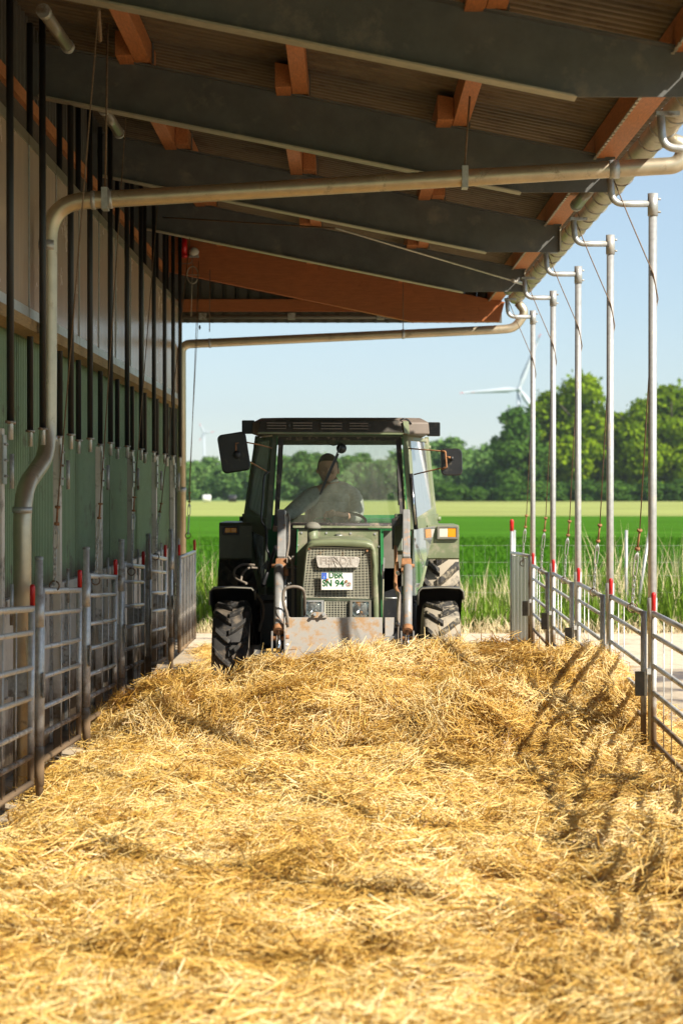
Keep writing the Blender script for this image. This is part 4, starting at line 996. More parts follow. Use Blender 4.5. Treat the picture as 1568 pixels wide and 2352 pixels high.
# name badge under peeling foil
c_ = PL([(725,1278,yg),(730,1276.5,yg),(822,1279.5,yg),(826.5,1284,yg),(821,1303.5,yg),(732,1304,yg),(729,1300,yg)])
badge = tb(MB().prism([p+Vector((0,-.012,0)) for p in c_][::-1], (0,.03,0)), 'name_badge', M['film'], bevel=.003)
mb = MB()
for q in (((762,1277,yg-.017),(772,1302,yg-.015)),((766,1277,yg-.017),(778,1290,yg-.015)),((758,1278,yg-.017),(757,1303,yg-.015)),((772,1279,yg-.016),(786,1302,yg-.015)),((806,1280,yg-.016),(796,1303,yg-.015))):
    mb.beam(P(*q[0]), P(*q[1]), .004, .003)
mb.build('foil_crease', M['film'], badge, TO)
def textat(body, px, py, Y, hpx, m, parent, wpx=None, off=0.0, ext=.0015):
    h = hpx*Y/F; size = h/.72; x, y, z = P(px, py, Y)
    return textobj(body, size, m, parent, (x-TO[0], y-TO[1], z-TO[2]), ext, width=wpx*Y/F if wpx else None, offset=off)
textat('FENDT', 736, 1299.5, yg-.0135, 16, M['foilt'], badge, 78, .002, .002)
# number plate
yp = yg-.02
x0, _, z1 = P(737.2,1314,yp); x1, _, z0 = P(811.5,1355.3,yp)
pl = tb(MB().box(x0, yp-.004, z0, x1, yp, z1), 'number_plate', M['plate'], bevel=.002)
mb = MB(); mb.ring([(x0,yp-.0075,z0),(x1,yp-.0075,z0),(x1,yp-.0075,z1),(x0,yp-.0075,z1)], [(x0+.004,yp-.0075,z0+.004),(x1-.004,yp-.0075,z0+.004),(x1-.004,yp-.0075,z1-.004),(x0+.004,yp-.0075,z1-.004)], (0,.003,0)); mb.build('border', M['galvd'], pl, TO)
a = P(738.8,1315.8,yp-.0045); b = P(750,1330.5,yp-.0045); MB().box(a[0],yp-.0065,b[2],b[0],yp-.0045,a[2]).build('country_strip', M['blue'], pl, TO)
textat('D', 742.3, 1329.5, yp-.0075, 4.2, M['plate'], pl, None, .0)
mb = MB(); cx_, _, cz0 = P(744.4,1320.6,yp)
for k in range(12):
    a = 2*math.pi*k/12; q = (cx_+.010*math.cos(a), yp-.0068, cz0+.010*math.sin(a)); mb.box(q[0]-.0012,q[1]-.0004,q[2]-.0012,q[0]+.0012,q[1]+.0002,q[2]+.0012)
tag(mb.build('star_ring', M['amber'], pl, TO), kind='stuff')
def plate_text(s, px, py, w_px, h_px):
    return textat(s, px, py, yp-.0055, h_px, M['pgreen'], pl, w_px, .0016)
plate_text('DBR', 755.5, 1332.3, 33, 15.5); plate_text('SN', 740.5, 1350.5, 21.5, 15.0); plate_text('94', 769.5, 1350.8, 20.5, 15.0)
x, y, z = P(800.5,1342,yp-.0045); s_ = MB().tube([(x,yp-.004,z),(x,yp-.0065,z)], .024, 20).build('seal', M['film'], pl, TO)
for dx, dz, m_ in ((-.006,.007,'pgreen'),(.008,.006,'red'),(-.006,-.007,'red'),(.007,-.007,'pgreen')): MB().box(x+dx-.004,yp-.008,z+dz-.004,x+dx+.004,yp-.0064,z+dz+.004).build('seal_mark', M[m_], pl, TO)
for px, py, ex, ey in ((751.5,1331,747,1338),(795.5,1334.5,790,1342)):
    mb = MB(); mb.tube([P(px,py,yp-.004),P(px,py,yp-.014)], .010, 8); mb.tube([P(px,py,yp-.012),P(ex,ey,yp-.010)], .003, 5); mb.build('screw', M['rust'], pl, TO)
# headlights
for (a0, b0, a1, b1, lens, lab) in ((697.5,1379,743.5,1419,'clearl','clear headlight'),(803.5,1379,852.5,1419,'clearl','headlight in shade with an amber glint')):
    o1 = PL([(a0,b0,yg-.005),(a1,b0,yg-.005),(a1,b1,yg-.005),(a0,b1,yg-.005)]); e = 5
    i1 = PL([(a0+e*1.2,b0+e*.7,yg-.005),(a1-e*1.2,b0+e*.7,yg-.005),(a1-e*1.2,b1-e*.5,yg-.005),(a0+e*1.2,b1-e*.5,yg-.005)])
    hl = tb(MB().ring(o1[::-1], i1[::-1], (0,.06,0)), 'headlight', M['dustyg'] if a0 > 750 else M['galvc'], label=lab)  # shaded headlight gets a darker ring, shade put into its colour
    cx_, cy_, cz0 = P((a0+a1)/2,(b0+b1)/2,yg+.02); rr = (a1-a0)/2*yg/F-.010
    mb = MB(); mb.lathe([(rr*.2,.05),(rr*.7,.03),(rr,.0)], (cx_,cy_,cz0), 'Y', 24); mb.lathe([(0,.055),(rr*.2,.05)], (cx_,cy_,cz0), 'Y', 24); mb.build('reflector', M['chrome'], hl, TO)
    mb = MB(); mb.lathe([(0,-.028),(rr*.5,-.024),(rr*.85,-.012),(rr,.0)], (cx_,cy_,cz0), 'Y', 24); mb.build('lens', M['sglass'], hl, TO)
    if a0 > 750: MB().ell((cx_+.005, cy_+.02, cz0-rr*.45), (.013,.01,.018), 10, 6).build('amber_glint', M['amber'], hl, TO)  # amber reflection put in as a small coloured body
    mb = MB()
    for k in range(-6, 7):
        dx = k*rr/7.2; hz_ = math.sqrt(max(rr*rr-dx*dx,0))*.9; mb.beam((cx_+dx, cy_-.022+.02*abs(k)/7, cz0-hz_), (cx_+dx, cy_-.022+.02*abs(k)/7, cz0+hz_), .002, .002)
    tag(mb.build('lens_flutes', M['clearl'], hl, TO), kind='stuff')
# cowl between bonnet and windscreen
yc_ = 19.13
def cw(l, Y=yc_): return PL([(a, b, Y) for a, b in l])
tb(MB().prism(cw([(684,1215),(873,1217),(875,1330),(878,1440),(682,1440),(681,1300)])[::-1], (0,.03,0)), 'cowl', M['olive'])
mb = MB(); mb.prism(cw([(672,1207.5),(905,1208.5),(905,1213.5),(672,1213)],19.10)[::-1], (0,.08,0)); tb(mb, 'cowl_lip', M['olive'], bevel=.004)
tb(MB().prism(cw([(684,1213.8),(872,1215.8),(872,1218.2),(684,1216.2)], yc_-.004)[::-1], (0,.006,0)), 'cowl_seal', M['blackp'])
tb(MB().prism(cw([(873.5,1216),(875,1216),(877,1420),(875.5,1420)], yc_-.02)[::-1], (0,.02,0)), 'cowl_edge', M['brightg'])
tb(MB().prism(cw([(682.8,1216),(684.2,1216),(681.5,1290),(680,1290)], yc_-.02)[::-1], (0,.02,0)), 'cowl_edge', M['brightg'])
for px, py in ((692.5,1223.5),(749.5,1224),(805,1225),(861,1226),(684.5,1252),(870.5,1255)): tb(MB().tube([P(px,py,yc_),P(px,py,yc_-.008)], .010, 8), 'cowl_bolt', M['galvc'])
mb = MB(); mb.box(*[v for v in (P(770,1237,yc_)[0], yc_-.05, P(0,1237,yc_)[2], P(784,1237,yc_)[0], yc_, P(0,1226,yc_)[2])]); tb(mb, 'bonnet_catch', M['olived'], bevel=.006)
tb(MB().tube([P(772,1230,yc_-.06),P(786,1231,yc_-.06)], .010, 8), 'catch_pin', M['galvd'])
# dusty side panels of the bulkhead left and right of the cowl
tb(MB().prism(cw([(880,1219),(925,1219),(925,1345),(882,1360)],19.2)[::-1], (0,.02,0)), 'bulkhead_panel', M['dustyg'])
tb(MB().prism(cw([(648,1216),(680,1216),(678,1290),(660,1300)],19.2)[::-1], (0,.02,0)), 'bulkhead_panel', M['dustyg'])
tb(MB().box(-.62,19.2,.75,.50,19.9,1.30), 'engine_block', M['blackp'])
tb(MB().box(-.35,17.85,.55,.22,19.15,1.12), 'engine', M['blackp'])
# air intake
x, y, z = P(718,1244,18.5); zt = P(0,1213,18.5)[2]
ai = tb(MB().tube([(x,y,z-.06),(x,y,zt)], .048, 18), 'air_intake', M['olive'])
MB().lathe([(0,.052),(.02,.051),(.048,.040),(.069,.018),(.075,.0),(.072,-.008),(.045,-.012)], (x,y,zt+.004), 'Z', 24).build('rain_cap', M['dustyg'], ai, TO)

# cab ----------------------------------------------------------------
AL0 = Vector(P(632,998,19.46)); AL1 = Vector(P(616,1216,19.30)); AR0 = Vector(P(929,998,19.46)); AR1 = Vector(P(943,1218,19.30))
BL0 = Vector(P(592,1002,20.3)); BL1 = Vector(P(562,1196,20.3)); BR0 = Vector(P(979,1004,20.3)); BR1 = Vector(P(1000,1196,20.3))
RL0 = Vector((BL0.x+.05,20.95,BL0.z)); RL1 = Vector((BL1.x+.10,20.95,1.66)); RR0 = Vector((BR0.x-.05,20.95,BR0.z)); RR1 = Vector((BR1.x-.10,20.95,1.66))
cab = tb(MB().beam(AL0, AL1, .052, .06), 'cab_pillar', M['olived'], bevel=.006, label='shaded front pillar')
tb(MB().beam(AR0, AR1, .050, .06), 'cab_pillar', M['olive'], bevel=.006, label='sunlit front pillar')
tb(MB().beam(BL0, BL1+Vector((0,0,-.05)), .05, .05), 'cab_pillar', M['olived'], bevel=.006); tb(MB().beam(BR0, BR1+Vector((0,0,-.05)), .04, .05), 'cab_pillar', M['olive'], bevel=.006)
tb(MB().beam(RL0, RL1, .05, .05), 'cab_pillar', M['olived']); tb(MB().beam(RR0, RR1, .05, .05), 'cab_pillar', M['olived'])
# windscreen: seal, glass, header
hd = PL([(628,993,19.45),(934,994,19.45),(934,1004,19.45),(628,1003,19.45)]); tb(MB().prism(hd[::-1], (0,.05,0)), 'header', M['olived'])
tb(MB().beam(P(655,996.5,19.43), P(925,998,19.43), .008, .010), 'header_strip', M['brightg'])
W0 = [(640,1003,19.45),(920,1004,19.45),(932,1210,19.30),(629,1208,19.30)]; W1 = [(651,1011,19.45),(909,1012,19.45),(919,1201,19.30),(640,1200,19.30)]
tb(MB().ring(PL(W0)[::-1], PL(W1)[::-1], (0,.03,0)), 'windscreen_seal', M['rubberseal'])
gq = PL([(648,1009,19.46),(912,1009,19.46),(922,1203,19.31),(637,1203,19.31)])
tb(MB().prism(gq[::-1], (0,.005,0)), 'windscreen', M['glass'])
tb(MB().beam(P(924,1003,19.42), P(936,1212,19.27), .007, .007), 'trim_strip', M['brightg']); tb(MB().beam(P(637,1003,19.42), P(624,1212,19.27), .005, .007), 'trim_strip', M['brightg'])
tb(MB().tube([P(655,1206.5,19.24),P(905,1207.5,19.24)], .025, 12), 'screen_bar', M['rubberseal'])
# gas struts at the windscreen sides
tb(MB().tube([P(648,1056,19.5),P(640,1150,19.42)], .010, 8), 'gas_strut', M['blackp']); tb(MB().tube([P(640,1150,19.42),P(638,1172,19.4)], .004, 6), 'strut_rod', M['chrome'])
tb(MB().tube([P(913,1080,19.5),P(916,1160,19.42)], .010, 8), 'gas_strut', M['blackp'])
# side glass and doors
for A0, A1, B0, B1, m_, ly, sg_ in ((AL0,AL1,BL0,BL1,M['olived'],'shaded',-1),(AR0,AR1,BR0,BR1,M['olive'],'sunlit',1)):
    def bl(u, v): return (A0*(1-u)+B0*u)*(1-v) + (A1*(1-u)+B1*u)*v
    out = [bl(.06,.02),bl(.97,.02),bl(.97,.94),bl(.06,.99)]; inr = [bl(.16,.06),bl(.90,.06),bl(.90,.84),bl(.16,.90)]
    nrm = Vector((sg_*.02, 0, 0))
    if sg_ < 0: out, inr = out[::-1], inr[::-1]
    d = tb(MB().ring(out, inr, nrm), 'cab_door', m_, bevel=.004, label=ly+' door frame')
    g_ = [bl(.14,.05),bl(.92,.05),bl(.92,.86),bl(.14,.92)]
    MB().prism(g_, nrm*.2).build('door_glass', M['sglass'], d, TO)
    # lower door with slanted glass following the wheel
    low = [A1+Vector((sg_*.0,0,-.02)), B1+Vector((0,0,-.03)), Vector((A1.x+sg_*.07, 19.55, 1.02)), Vector((A1.x+sg_*.02, 19.32, 1.02))]
    loi = [A1+Vector((sg_*.03,.1,-.07)), B1+Vector((-sg_*.07,-.12,-.09)), Vector((A1.x+sg_*.05, 19.50, 1.10)), Vector((A1.x+sg_*.02, 19.36, 1.12))]
    MB().ring(low, loi, nrm).build('lower_frame', m_, d, TO); MB().prism(loi, nrm*.2).build('lower_glass', M['sglass'], d, TO)
    sill = [bl(.0,1.0)+Vector((0,0,.10)), bl(1.0,.99)+Vector((0,0,.06)), bl(1.0,1.02)+Vector((0,0,-.05)), bl(.0,1.0)+Vector((0,0,-.04))]
    MB().prism(sill, nrm*1.3).build('door_sill', m_, d, TO)
    MB().tube([B1+Vector((sg_*.0,-.02,.02)),B1+Vector((sg_*.05,-.02,.02))], .022, 10).build('hinge', M['blackp'] if sg_ < 0 else M['olive'], d, TO)  # hinges black on the shaded side: shade put into their colour
    MB().tube([B0+Vector((sg_*.0,-.02,-.1)),B0+Vector((sg_*.04,-.02,-.1))], .02, 10).build('hinge', M['blackp'] if sg_ < 0 else M['olive'], d, TO)
# grab handles
def hnd(pts_, name='grab_handle', m_=M['blackp'], r=.009): tb(MB().tube(fillet(PL(pts_), .03, 5), r, 8), name, m_)
hnd([(618,1083,19.28),(607,1090,19.2),(599,1196,19.15),(609,1211,19.2)]); 
tb(MB().tube([P(943,1088,19.2),P(955,1216,19.15)], .020, 10), 'grab_handle', M['blackp'], bevel=0)
tb(MB().tube([P(944.5,1096,19.17),P(953.5,1206,19.12)], .008, 10), 'handle_rail', M['chrome'])
# roof
def rq(px, py, Y): return Vector(P(px,py,Y))
zt_ = CH+.60
roof_pts = [(-.885,19.42),(-.62,19.30),(.50,19.30),(.765,19.42),(.74,21.0),(-.84,21.0)]
mb = MB(); vs = [(x,y,CH+.535) for x,y in roof_pts]+[(x*.99-.002,y,CH+.645) for x,y in roof_pts]+[(x*.90-.006,y+(.10 if y < 20 else -.15),CH+.69) for x,y in roof_pts]
mb.add(vs, [tuple(range(5,-1,-1)), tuple(range(12,18))]+[(r*6+i, r*6+(i+1)%6, r*6+6+(i+1)%6, r*6+6+i) for r in range(2) for i in range(6)])
roof = tb(mb, 'cab_roof', M['roofb'], bevel=.012)
# front fascia with vents
f0 = PL([(592,992,19.22),(598,967,19.26),(660,961.5,19.24),(780,959.5,19.23),(880,962,19.24),(918,965.5,19.26),(924,993,19.22)])
MB().prism(f0, (0,.10,0)).build('fascia', M['fascia'], roof, TO, bevel=.006)
for q in ((612,658),(672,718),(736,786),(801,846)):
    for rw in (971.5,977.5,984): MB().beam(P((q[0]+q[1])/2-(q[1]-q[0])*.48,rw+ (.8 if q[0] > 700 else 0),19.215), P((q[0]+q[1])/2+(q[1]-q[0])*.48,rw+.3+(.8 if q[0] > 700 else 0),19.215), .012, .010).build('vent_slat', M['roofb'], roof, TO)
for px in (665,848): MB().tube([P(px,977,19.21),P(px,977,19.225)], .014, 8).build('vent_screw', M['blackp'], roof, TO)
MB().beam(P(592,994.5,19.21), P(926,996,19.21), .02, .016).build('fascia_lip', M['olive'], roof, TO)
f1 = PL([(925,967,19.24),(938,968,19.30),(940,998,19.30),(928,995,19.24)]); MB().prism(f1, (0,.06,0)).build('corner_piece', M['olive'], roof, TO, bevel=.004)
MB().tube(fillet(PL([(918,966,19.3),(926,961,19.3),(936,964,19.32),(944,974,19.34)]), .02), .008, 6).build('lamp_wire', M['blackp'], roof, TO)
# work lamps
for cx_, cy_, w_, h_, tl, lab in ((570.5,981,29,31,.0,'work lamp in shade'),(995,986,30,32,-.12,'work lamp with ribbed guard')):
    c0 = Vector(P(cx_,cy_,19.5)); s1 = w_*19.5/F/2; s2 = h_*19.5/F/2
    mb = MB(); mb.box(c0.x-s1,c0.y-.04,c0.z-s2,c0.x+s1,c0.y+.06,c0.z+s2); wl = tb(mb, 'work_lamp', M['blackp'], bevel=.01, label=lab)
    for k in range(7): z_ = c0.z-s2+s2*2*(k+.5)/7; MB().box(c0.x-s1*.94,c0.y-.055,z_-.003,c0.x+s1*.94,c0.y-.041,z_+.003).build('lamp_rib', M['blackp'], wl, TO)
    sg_ = 1 if cx_ < 700 else -1
    MB().beam(c0+Vector((sg_*s1*.8,.02,.0)), c0+Vector((sg_*(s1+.06),.05,-.01)), .03, .02).build('lamp_bracket', M['blackp'], wl, TO)
# mirrors
def mirror(c, wpx, hpx, rot, Y, lab, arms, shear):
    w2 = wpx*Y/F/2; h2 = hpx*Y/F/2; c = Vector(P(c[0],c[1],Y)); cr = .045; poly = []
    for sx_, sz_, a0 in ((1,1,0),(-1,1,90),(-1,-1,180),(1,-1,270)):
        for k in range(6):
            a = math.radians(a0+18*k); poly.append(((w2-cr)*sx_+cr*math.cos(a), (h2-cr)*sz_+cr*math.sin(a)))
    def T_(p, y): 
        x, z = p; x += z*shear; return Vector((c.x + x*math.cos(rot)-z*math.sin(rot), Y+y, c.z + x*math.sin(rot)+z*math.cos(rot)))
    mb = MB(); n_ = len(poly)
    rings = [([(.93*a, .93*b) for a, b in poly], -.022),(poly, -.004),(poly, .02),([(.96*a,.96*b) for a,b in poly], .03)]
    vs = [T_(p, y) for r_, y in rings for p in r_]
    mb.add(vs, [tuple(range(n_)), tuple(range(4*n_-1, 3*n_-1, -1))]+[(r*n_+i, (r+1)*n_+i, (r+1)*n_+(i+1)%n_, r*n_+(i+1)%n_) for r in range(3) for i in range(n_)], False)
    m_ = tb(mb, 'mirror', M['blackp'], label=lab)
    MB().prism([T_((.9*a,.9*b), .031) for a, b in poly], (0,.003,0)).build('mirror_glass', M['chrome'], m_, TO)
    for a in arms: MB().tube([P(*q) for q in a], .0065, 8).build('mirror_arm', M['rust'], m_, TO)
    return m_
m_ = mirror((537.5,1039.5), 66, 90, math.radians(9), 19.0, 'large shaded mirror tilted outwards', [[(543,1043,18.97),(578,1063,19.1),(618,1086,19.3)],[(566,1016,19.02),(598,1022,19.2),(624,1029,19.4)],[(542,1040,18.96),(542,1018,18.97),(566,1016,19.02)]], 0)
MB().ell(P(544,1044,18.965), (.038,.022,.038), 14, 8).build('mirror_joint', M['blackp'], m_, TO)
m_ = mirror((1036,1061), 50, 62, 0, 19.2, 'smaller sunlit mirror', [[(938,1030,19.4),(1022,1037,19.16)],[(950,1090,19.35),(1026,1072,19.16)]], -.03)
MB().tube(fillet(PL([(1012,1036,19.17),(1022,1037,19.15),(1025,1073,19.15),(1013,1078,19.17)]), .01), .009, 8).build('mirror_bracket', M['rust'], m_, TO)
MB().tube(PL([(1026,1050,19.15),(1034,1051,19.14)]), .010, 8).build('mirror_stub', M['rust'], m_, TO)
MB().ell(P(1037,1053,19.155), (.018,.022,.022), 12, 8).build('mirror_joint', M['blackp'], m_, TO)
# wiper
wp = tb(MB().lathe([(0,-.05),(.035,-.045),(.048,-.02),(.048,.03),(0,.03)], P(784,1030,19.40), 'Y', 16), 'wiper', M['blackp'])
mb = MB(); mb.beam(P(782,1024,19.33), P(750,1095,19.30), .022, .010); mb.beam(P(750,1095,19.30), P(734,1136,19.30), .012, .012); mb.build('wiper_arm', M['blackp'], wp, TO)
MB().beam(P(777,1042,19.345), P(735,1136,19.325), .006, .016).build('wiper_blade', M['seat'], wp, TO)
MB().tube(fillet(PL([(777,1020,19.42),(765,1024,19.44),(752,1018,19.46),(750,1011,19.47)]), .02), .004, 6).build('wiper_wire', M['blackp'], wp, TO)
# rear fenders with lights
def fender(x0, x1, zt, zb, m_, lab):
    mb = MB(); yf_, yr_ = 19.78, 21.2
    prof = [(yf_,zb),(yf_-.01,zt-.03),(yf_+.02,zt),(yr_-.3,zt+.0),(yr_,zt-.25)]
    vs = [(x0,a,b) for a,b in prof]+[(x1,a,b) for a,b in prof]+[(x0,a+.02,b-.015) for a,b in prof]+[(x1,a+.02,b-.015) for a,b in prof]; k = len(prof)
    mb.add(vs, [(i, i+1, k+i+1, k+i) for i in range(k-1)]+[(2*k+i, 3*k+i, 3*k+i+1, 2*k+i+1) for i in range(k-1)]+[(0,k,3*k,2*k)]+[(i,2*k+i,2*k+i+1,i+1) for i in range(k-1)]+[(k+i,k+i+1,3*k+i+1,3*k+i) for i in range(k-1)])
    return tb(mb, 'rear_fender', m_, label=lab, bevel=.003)
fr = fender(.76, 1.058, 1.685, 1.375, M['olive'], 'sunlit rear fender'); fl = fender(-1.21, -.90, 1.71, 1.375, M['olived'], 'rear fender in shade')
def flamp(px0, py0, px1, py1, par, lab, flip):
    yl = 19.74; a = P(px0,py0,yl); b = P(px1,py1,yl)
    o1 = [(a[0],yl,b[2]),(b[0],yl,b[2]),(b[0],yl,a[2]),(a[0],yl,a[2])]; e = .022
    i1 = [(a[0]+e,yl,b[2]+e),(b[0]-e,yl,b[2]+e),(b[0]-e,yl,a[2]-e),(a[0]+e,yl,a[2]-e)]
    lm = MB().ring(o1, i1, (0,.035,0)).build('front_lamp', M['dustyg'] if not flip else M['blackp'], par, TO, bevel=.006); lm['label'] = lab  # housing black on the shaded side, its shade carried by the colour
    xm = (a[0]+b[0])/2
    MB().box(a[0]+e, yl+.006, b[2]+e, xm, yl+.03, a[2]-e).build('lens', M['clearl'] if not flip else M['amber'], par, TO, bevel=.004)
    MB().box(xm, yl+.006, b[2]+e, b[0]-e, yl+.03, a[2]-e).build('indicator', M['amber'], par, TO, bevel=.004)
flamp(1003,1208,1052,1239,fr,'white and amber lamp unit',False); flamp(511,1207,549,1229,fl,'amber lamp unit in shade',True)
# floor, rear wall sill, rear screen frame
tb(MB().box(-.80,19.3,1.00,.66,20.95,1.05), 'cab_floor', M['blackp'])
tb(MB().box(-.62,19.25,.32,.46,20.9,.99), 'gearbox', M['blackp'], bevel=.03); tb(MB().box(-.82,20.40,.62,.66,20.85,.98), 'rear_axle', M['blackp'], bevel=.02)
tb(MB().box(-.80,19.30,.55,-.63,19.95,1.0), 'fuel_tank', M['blackp'], bevel=.03); tb(MB().box(.47,19.30,.45,.66,19.9,.98), 'battery_box', M['blackp'], bevel=.03)
tb(MB().box(-.90,20.9,1.05,.76,20.95,1.77), 'rear_wall', M['brightg'])
tb(MB().box(-.86,20.9,CH+.47,.74,20.96,CH+.55), 'rear_header', M['olived'])
tb(MB().box(.15,20.2,1.60,.55,20.6,1.74), 'side_console', M['brightg'], bevel=.02)
# seat, dashboard, steering wheel
st = tb(MB().box(-.45,20.35,1.25,.08,20.80,1.42), 'driver_seat', M['seat'], bevel=.03); MB().box(-.42,20.72,1.42,.04,20.84,1.86).build('backrest', M['seat'], st, TO, bevel=.03)
tb(MB().box(-.42,19.38,1.35,.22,19.6,1.66), 'dashboard', M['seat'], bevel=.03)
c0 = Vector(P(795,1198,19.82)); ax = Vector((0,-.42,.9)).normalized(); u = Vector((1,0,0)); v = ax.cross(u); R_ = .185
sw = tb(MB().tube([c0+u*R_*math.cos(a*.2618)+v*R_*math.sin(a*.2618) for a in range(24)], .014, 8, closed=True), 'steering_wheel', M['blackp'])
mb = MB(); [mb.beam(c0, c0+(u*math.cos(a)+v*math.sin(a))*R_, .03, .01) for a in (math.radians(90),math.radians(210),math.radians(330))]; mb.tube([c0-ax*.35, c0], .03, 10); mb.build('spoke', M['blackp'], sw, TO)
tb(MB().tube(fillet(PL([(719,1203,19.75),(722,1192,19.75),(740,1189,19.75),(757,1192,19.75),(762,1203,19.75)]), .03), .009, 8), 'control_lever', M['brightg'])

# loader ---------------------------------------------------------------
def loader_side(ax0, ax1, cx0, cx1, lab, mir):
    # upper box arm
    p0 = Vector(P((ax0+ax1)/2,1180,18.75)); p1 = Vector(P((ax0+ax1)/2+ (1 if mir else -1)*.5,1288,18.05)); wd = (ax1-ax0)*18.5/F
    la = tb(MB().beam(p0, p1, wd, .10), 'loader_arm', M['loader'], bevel=.01, label=lab)
    MB().beam(p0+Vector((0,.03,.02)), p0+Vector((0,.12,-.55)), wd*1.05, .12).build('mast', M['loader'], la, TO, bevel=.008)
    MB().prism([p1+Vector((-wd*.62,-.02,.02)),p1+Vector((wd*.62,-.02,.02)),p1+Vector((wd*.75,-.04,-.09)),p1+Vector((wd*.3,-.05,-.12)),p1+Vector((-wd*.3,-.05,-.12)),p1+Vector((-wd*.75,-.04,-.09))][::-1], (0,.08,0)).build('gusset', M['rust'], la, TO, bevel=.004)
    # lower cylinder
    q0 = Vector(P((cx0+cx1)/2+.5,1302,17.95)); q1 = Vector(P((cx0+cx1)/2,1446,17.45)); r = (cx1-cx0)*17.7/F/2
    cy = tb(MB().tube([q0,q1], r, 18), 'loader_cylinder', M['loader'], label=lab)
    d = (q1-q0).normalized(); MB().tube([q1-d*.03,q1+d*.02], r*1.12, 18).build('gland', M['rust'], cy, TO)
    MB().tube([q1,q1+d*.22], r*.5, 12).build('piston_rod', M['chrome'], cy, TO)
    MB().tube([q0+Vector((-r*1.5,0,.01)),q0+Vector((r*1.5,0,.01))], .016, 10).build('pivot_pin', M['rust'], cy, TO)
    e = q1+d*.10
    for s_ in (-1,1):
        MB().prism([e+Vector((s_*r*1.15,-.03,.06)),e+Vector((s_*r*1.15,-.03,-.30)),e+Vector((s_*r*1.15,.09,-.30)),e+Vector((s_*r*1.15,.09,.06))], (s_*.012,0,0)).build('clevis_plate', M['loader'], cy, TO)
    MB().tube([e+Vector((-r*1.6,.03,0)),e+Vector((r*1.9,.03,0))], .018, 10).build('clevis_pin', M['rust'], cy, TO)
    return la
loader_side(637,656,628.5,651,'left hand loader arm, upper part in shade',False)
loader_side(924,941,925,946,'right hand loader arm in full sun',True)
tb(MB().beam(P(915,1184,18.8), P(915,1270,18.6), .075, .08), 'loader_bracket', M['olived'], bevel=.01)
tb(MB().prism(PL([(899,1192,18.7),(922,1182,18.7),(922,1262,18.7),(900,1262,18.7)])[::-1], (0,.02,0)), 'valve_plate', M['blackp'])
tb(MB().prism(PL([(652,1418.5,17.4),(877.5,1418.5,17.4),(879,1600,17.35),(652,1600,17.35)])[::-1], (0,.02,0)), 'loader_plate', M['rustp'], bevel=.003)
tb(MB().prism(PL([(884,1418.5,17.55),(905,1418.5,17.55),(897,1600,17.5),(884,1600,17.5)])[::-1], (0,.02,0)), 'loader_plate', M['rustp'])
tb(MB().prism(PL([(713.5,1419,17.38),(715,1409,17.38),(721,1406,17.38),(744,1406.5,17.38),(750,1413,17.38),(751,1419,17.38)])[::-1], (0,.02,0)), 'plate_lug', M['rustp'])
for px, py in ((723,1411),(742.5,1411)): tb(MB().tube([P(px,py,17.375),P(px,py,17.35)], .014, 8), 'lug_bolt', M['galvc'])
tb(MB().beam(P(652,1475,17.5), P(905,1475,17.5), .10, .10), 'cross_tube', M['loader'])
# loader side frames (vertical bars beside the bonnet)
tb(MB().prism(PL([(670.5,1277,18.2),(676,1277,18.2),(676,1420,17.9),(669,1420,17.9)])[::-1], (0,.03,0)), 'frame_bar', M['dustyg'])
tb(MB().prism(PL([(880,1280,18.9),(884,1282,18.9),(882,1312,18.9),(879,1312,18.9)])[::-1], (0,.03,0)), 'frame_bar', M['loader'])
tb(MB().tube(PL([(884,1374,18.6),(912,1374,18.6)]), .008, 8), 'frame_rail', M['galvc'])
tb(MB().tube(PL([(880,1330,18.6),(878,1440,18.6)]), .006, 8), 'frame_rail', M['olive'])
# hydraulic pipes and hoses
def hose(l, r=.012, m_='hose', nm='hydraulic_hose', fr_=.12): tb(MB().tube(fillet(PL(l), fr_, 7), r, 8), nm, M[m_])
hose([(661,1180,18.6),(664.5,1195,18.5),(664,1250,18.3),(658,1280,18.1),(657,1330,17.9)], .009, 'hose')
hose([(658,1182,18.6),(661,1260,18.3),(656,1290,18.1),(655,1345,17.85)], .007, 'galvc', 'hydraulic_pipe')
hose([(661,1278,18.0),(671,1290,18.0),(672,1330,17.9),(669,1342,17.85),(660,1345,17.8)], .012)
hose([(657,1370,17.5),(652,1395,17.45),(660,1420,17.42),(690,1420,17.42)], .005, 'galvc')
hose([(661,1440,17.4),(660,1410,17.4),(650,1385,17.4),(651,1352,17.4),(675,1346,17.4),(697,1352,17.4),(700,1380,17.5),(699,1412,17.6)], .013)
hose([(655,1345,17.8),(656,1400,17.7),(656,1440,17.5)], .010, 'galvc', 'hydraulic_pipe')
tb(MB().tube(PL([(657.5,1308,17.9),(657.5,1322,17.88)]), .019, 8), 'hose_fitting', M['rust']); tb(MB().tube(PL([(662,1341,17.8),(670,1338,17.8)]), .013, 8), 'hose_fitting', M['chrome'])
tb(MB().tube(PL([(657,1432,17.4),(663,1432,17.4)]), .012, 8), 'hose_fitting', M['rust']); tb(MB().tube(PL([(652,1463,17.4),(664,1463,17.4)]), .022, 8), 'pivot_bolt', M['rust'])
tb(MB().tube(PL([(652,1482,17.4),(664,1482,17.4)]), .022, 8), 'pivot_bolt', M['galvc'])
hose([(912,1362,18.0),(916,1365,17.95),(915,1420,17.8),(913,1438,17.7)], .017)
hose([(911,1290,18.1),(912,1300,18.1),(912.5,1315,18.05)], .014, 'rust'); hose([(912,1315,18.05),(914,1318,18.0)], .016, 'galvc', 'hose_fitting')
hose([(908,1255,18.6),(909,1300,18.4),(907,1350,18.2),(915,1362,18.0)], .016, 'rust', 'bracket_rod')
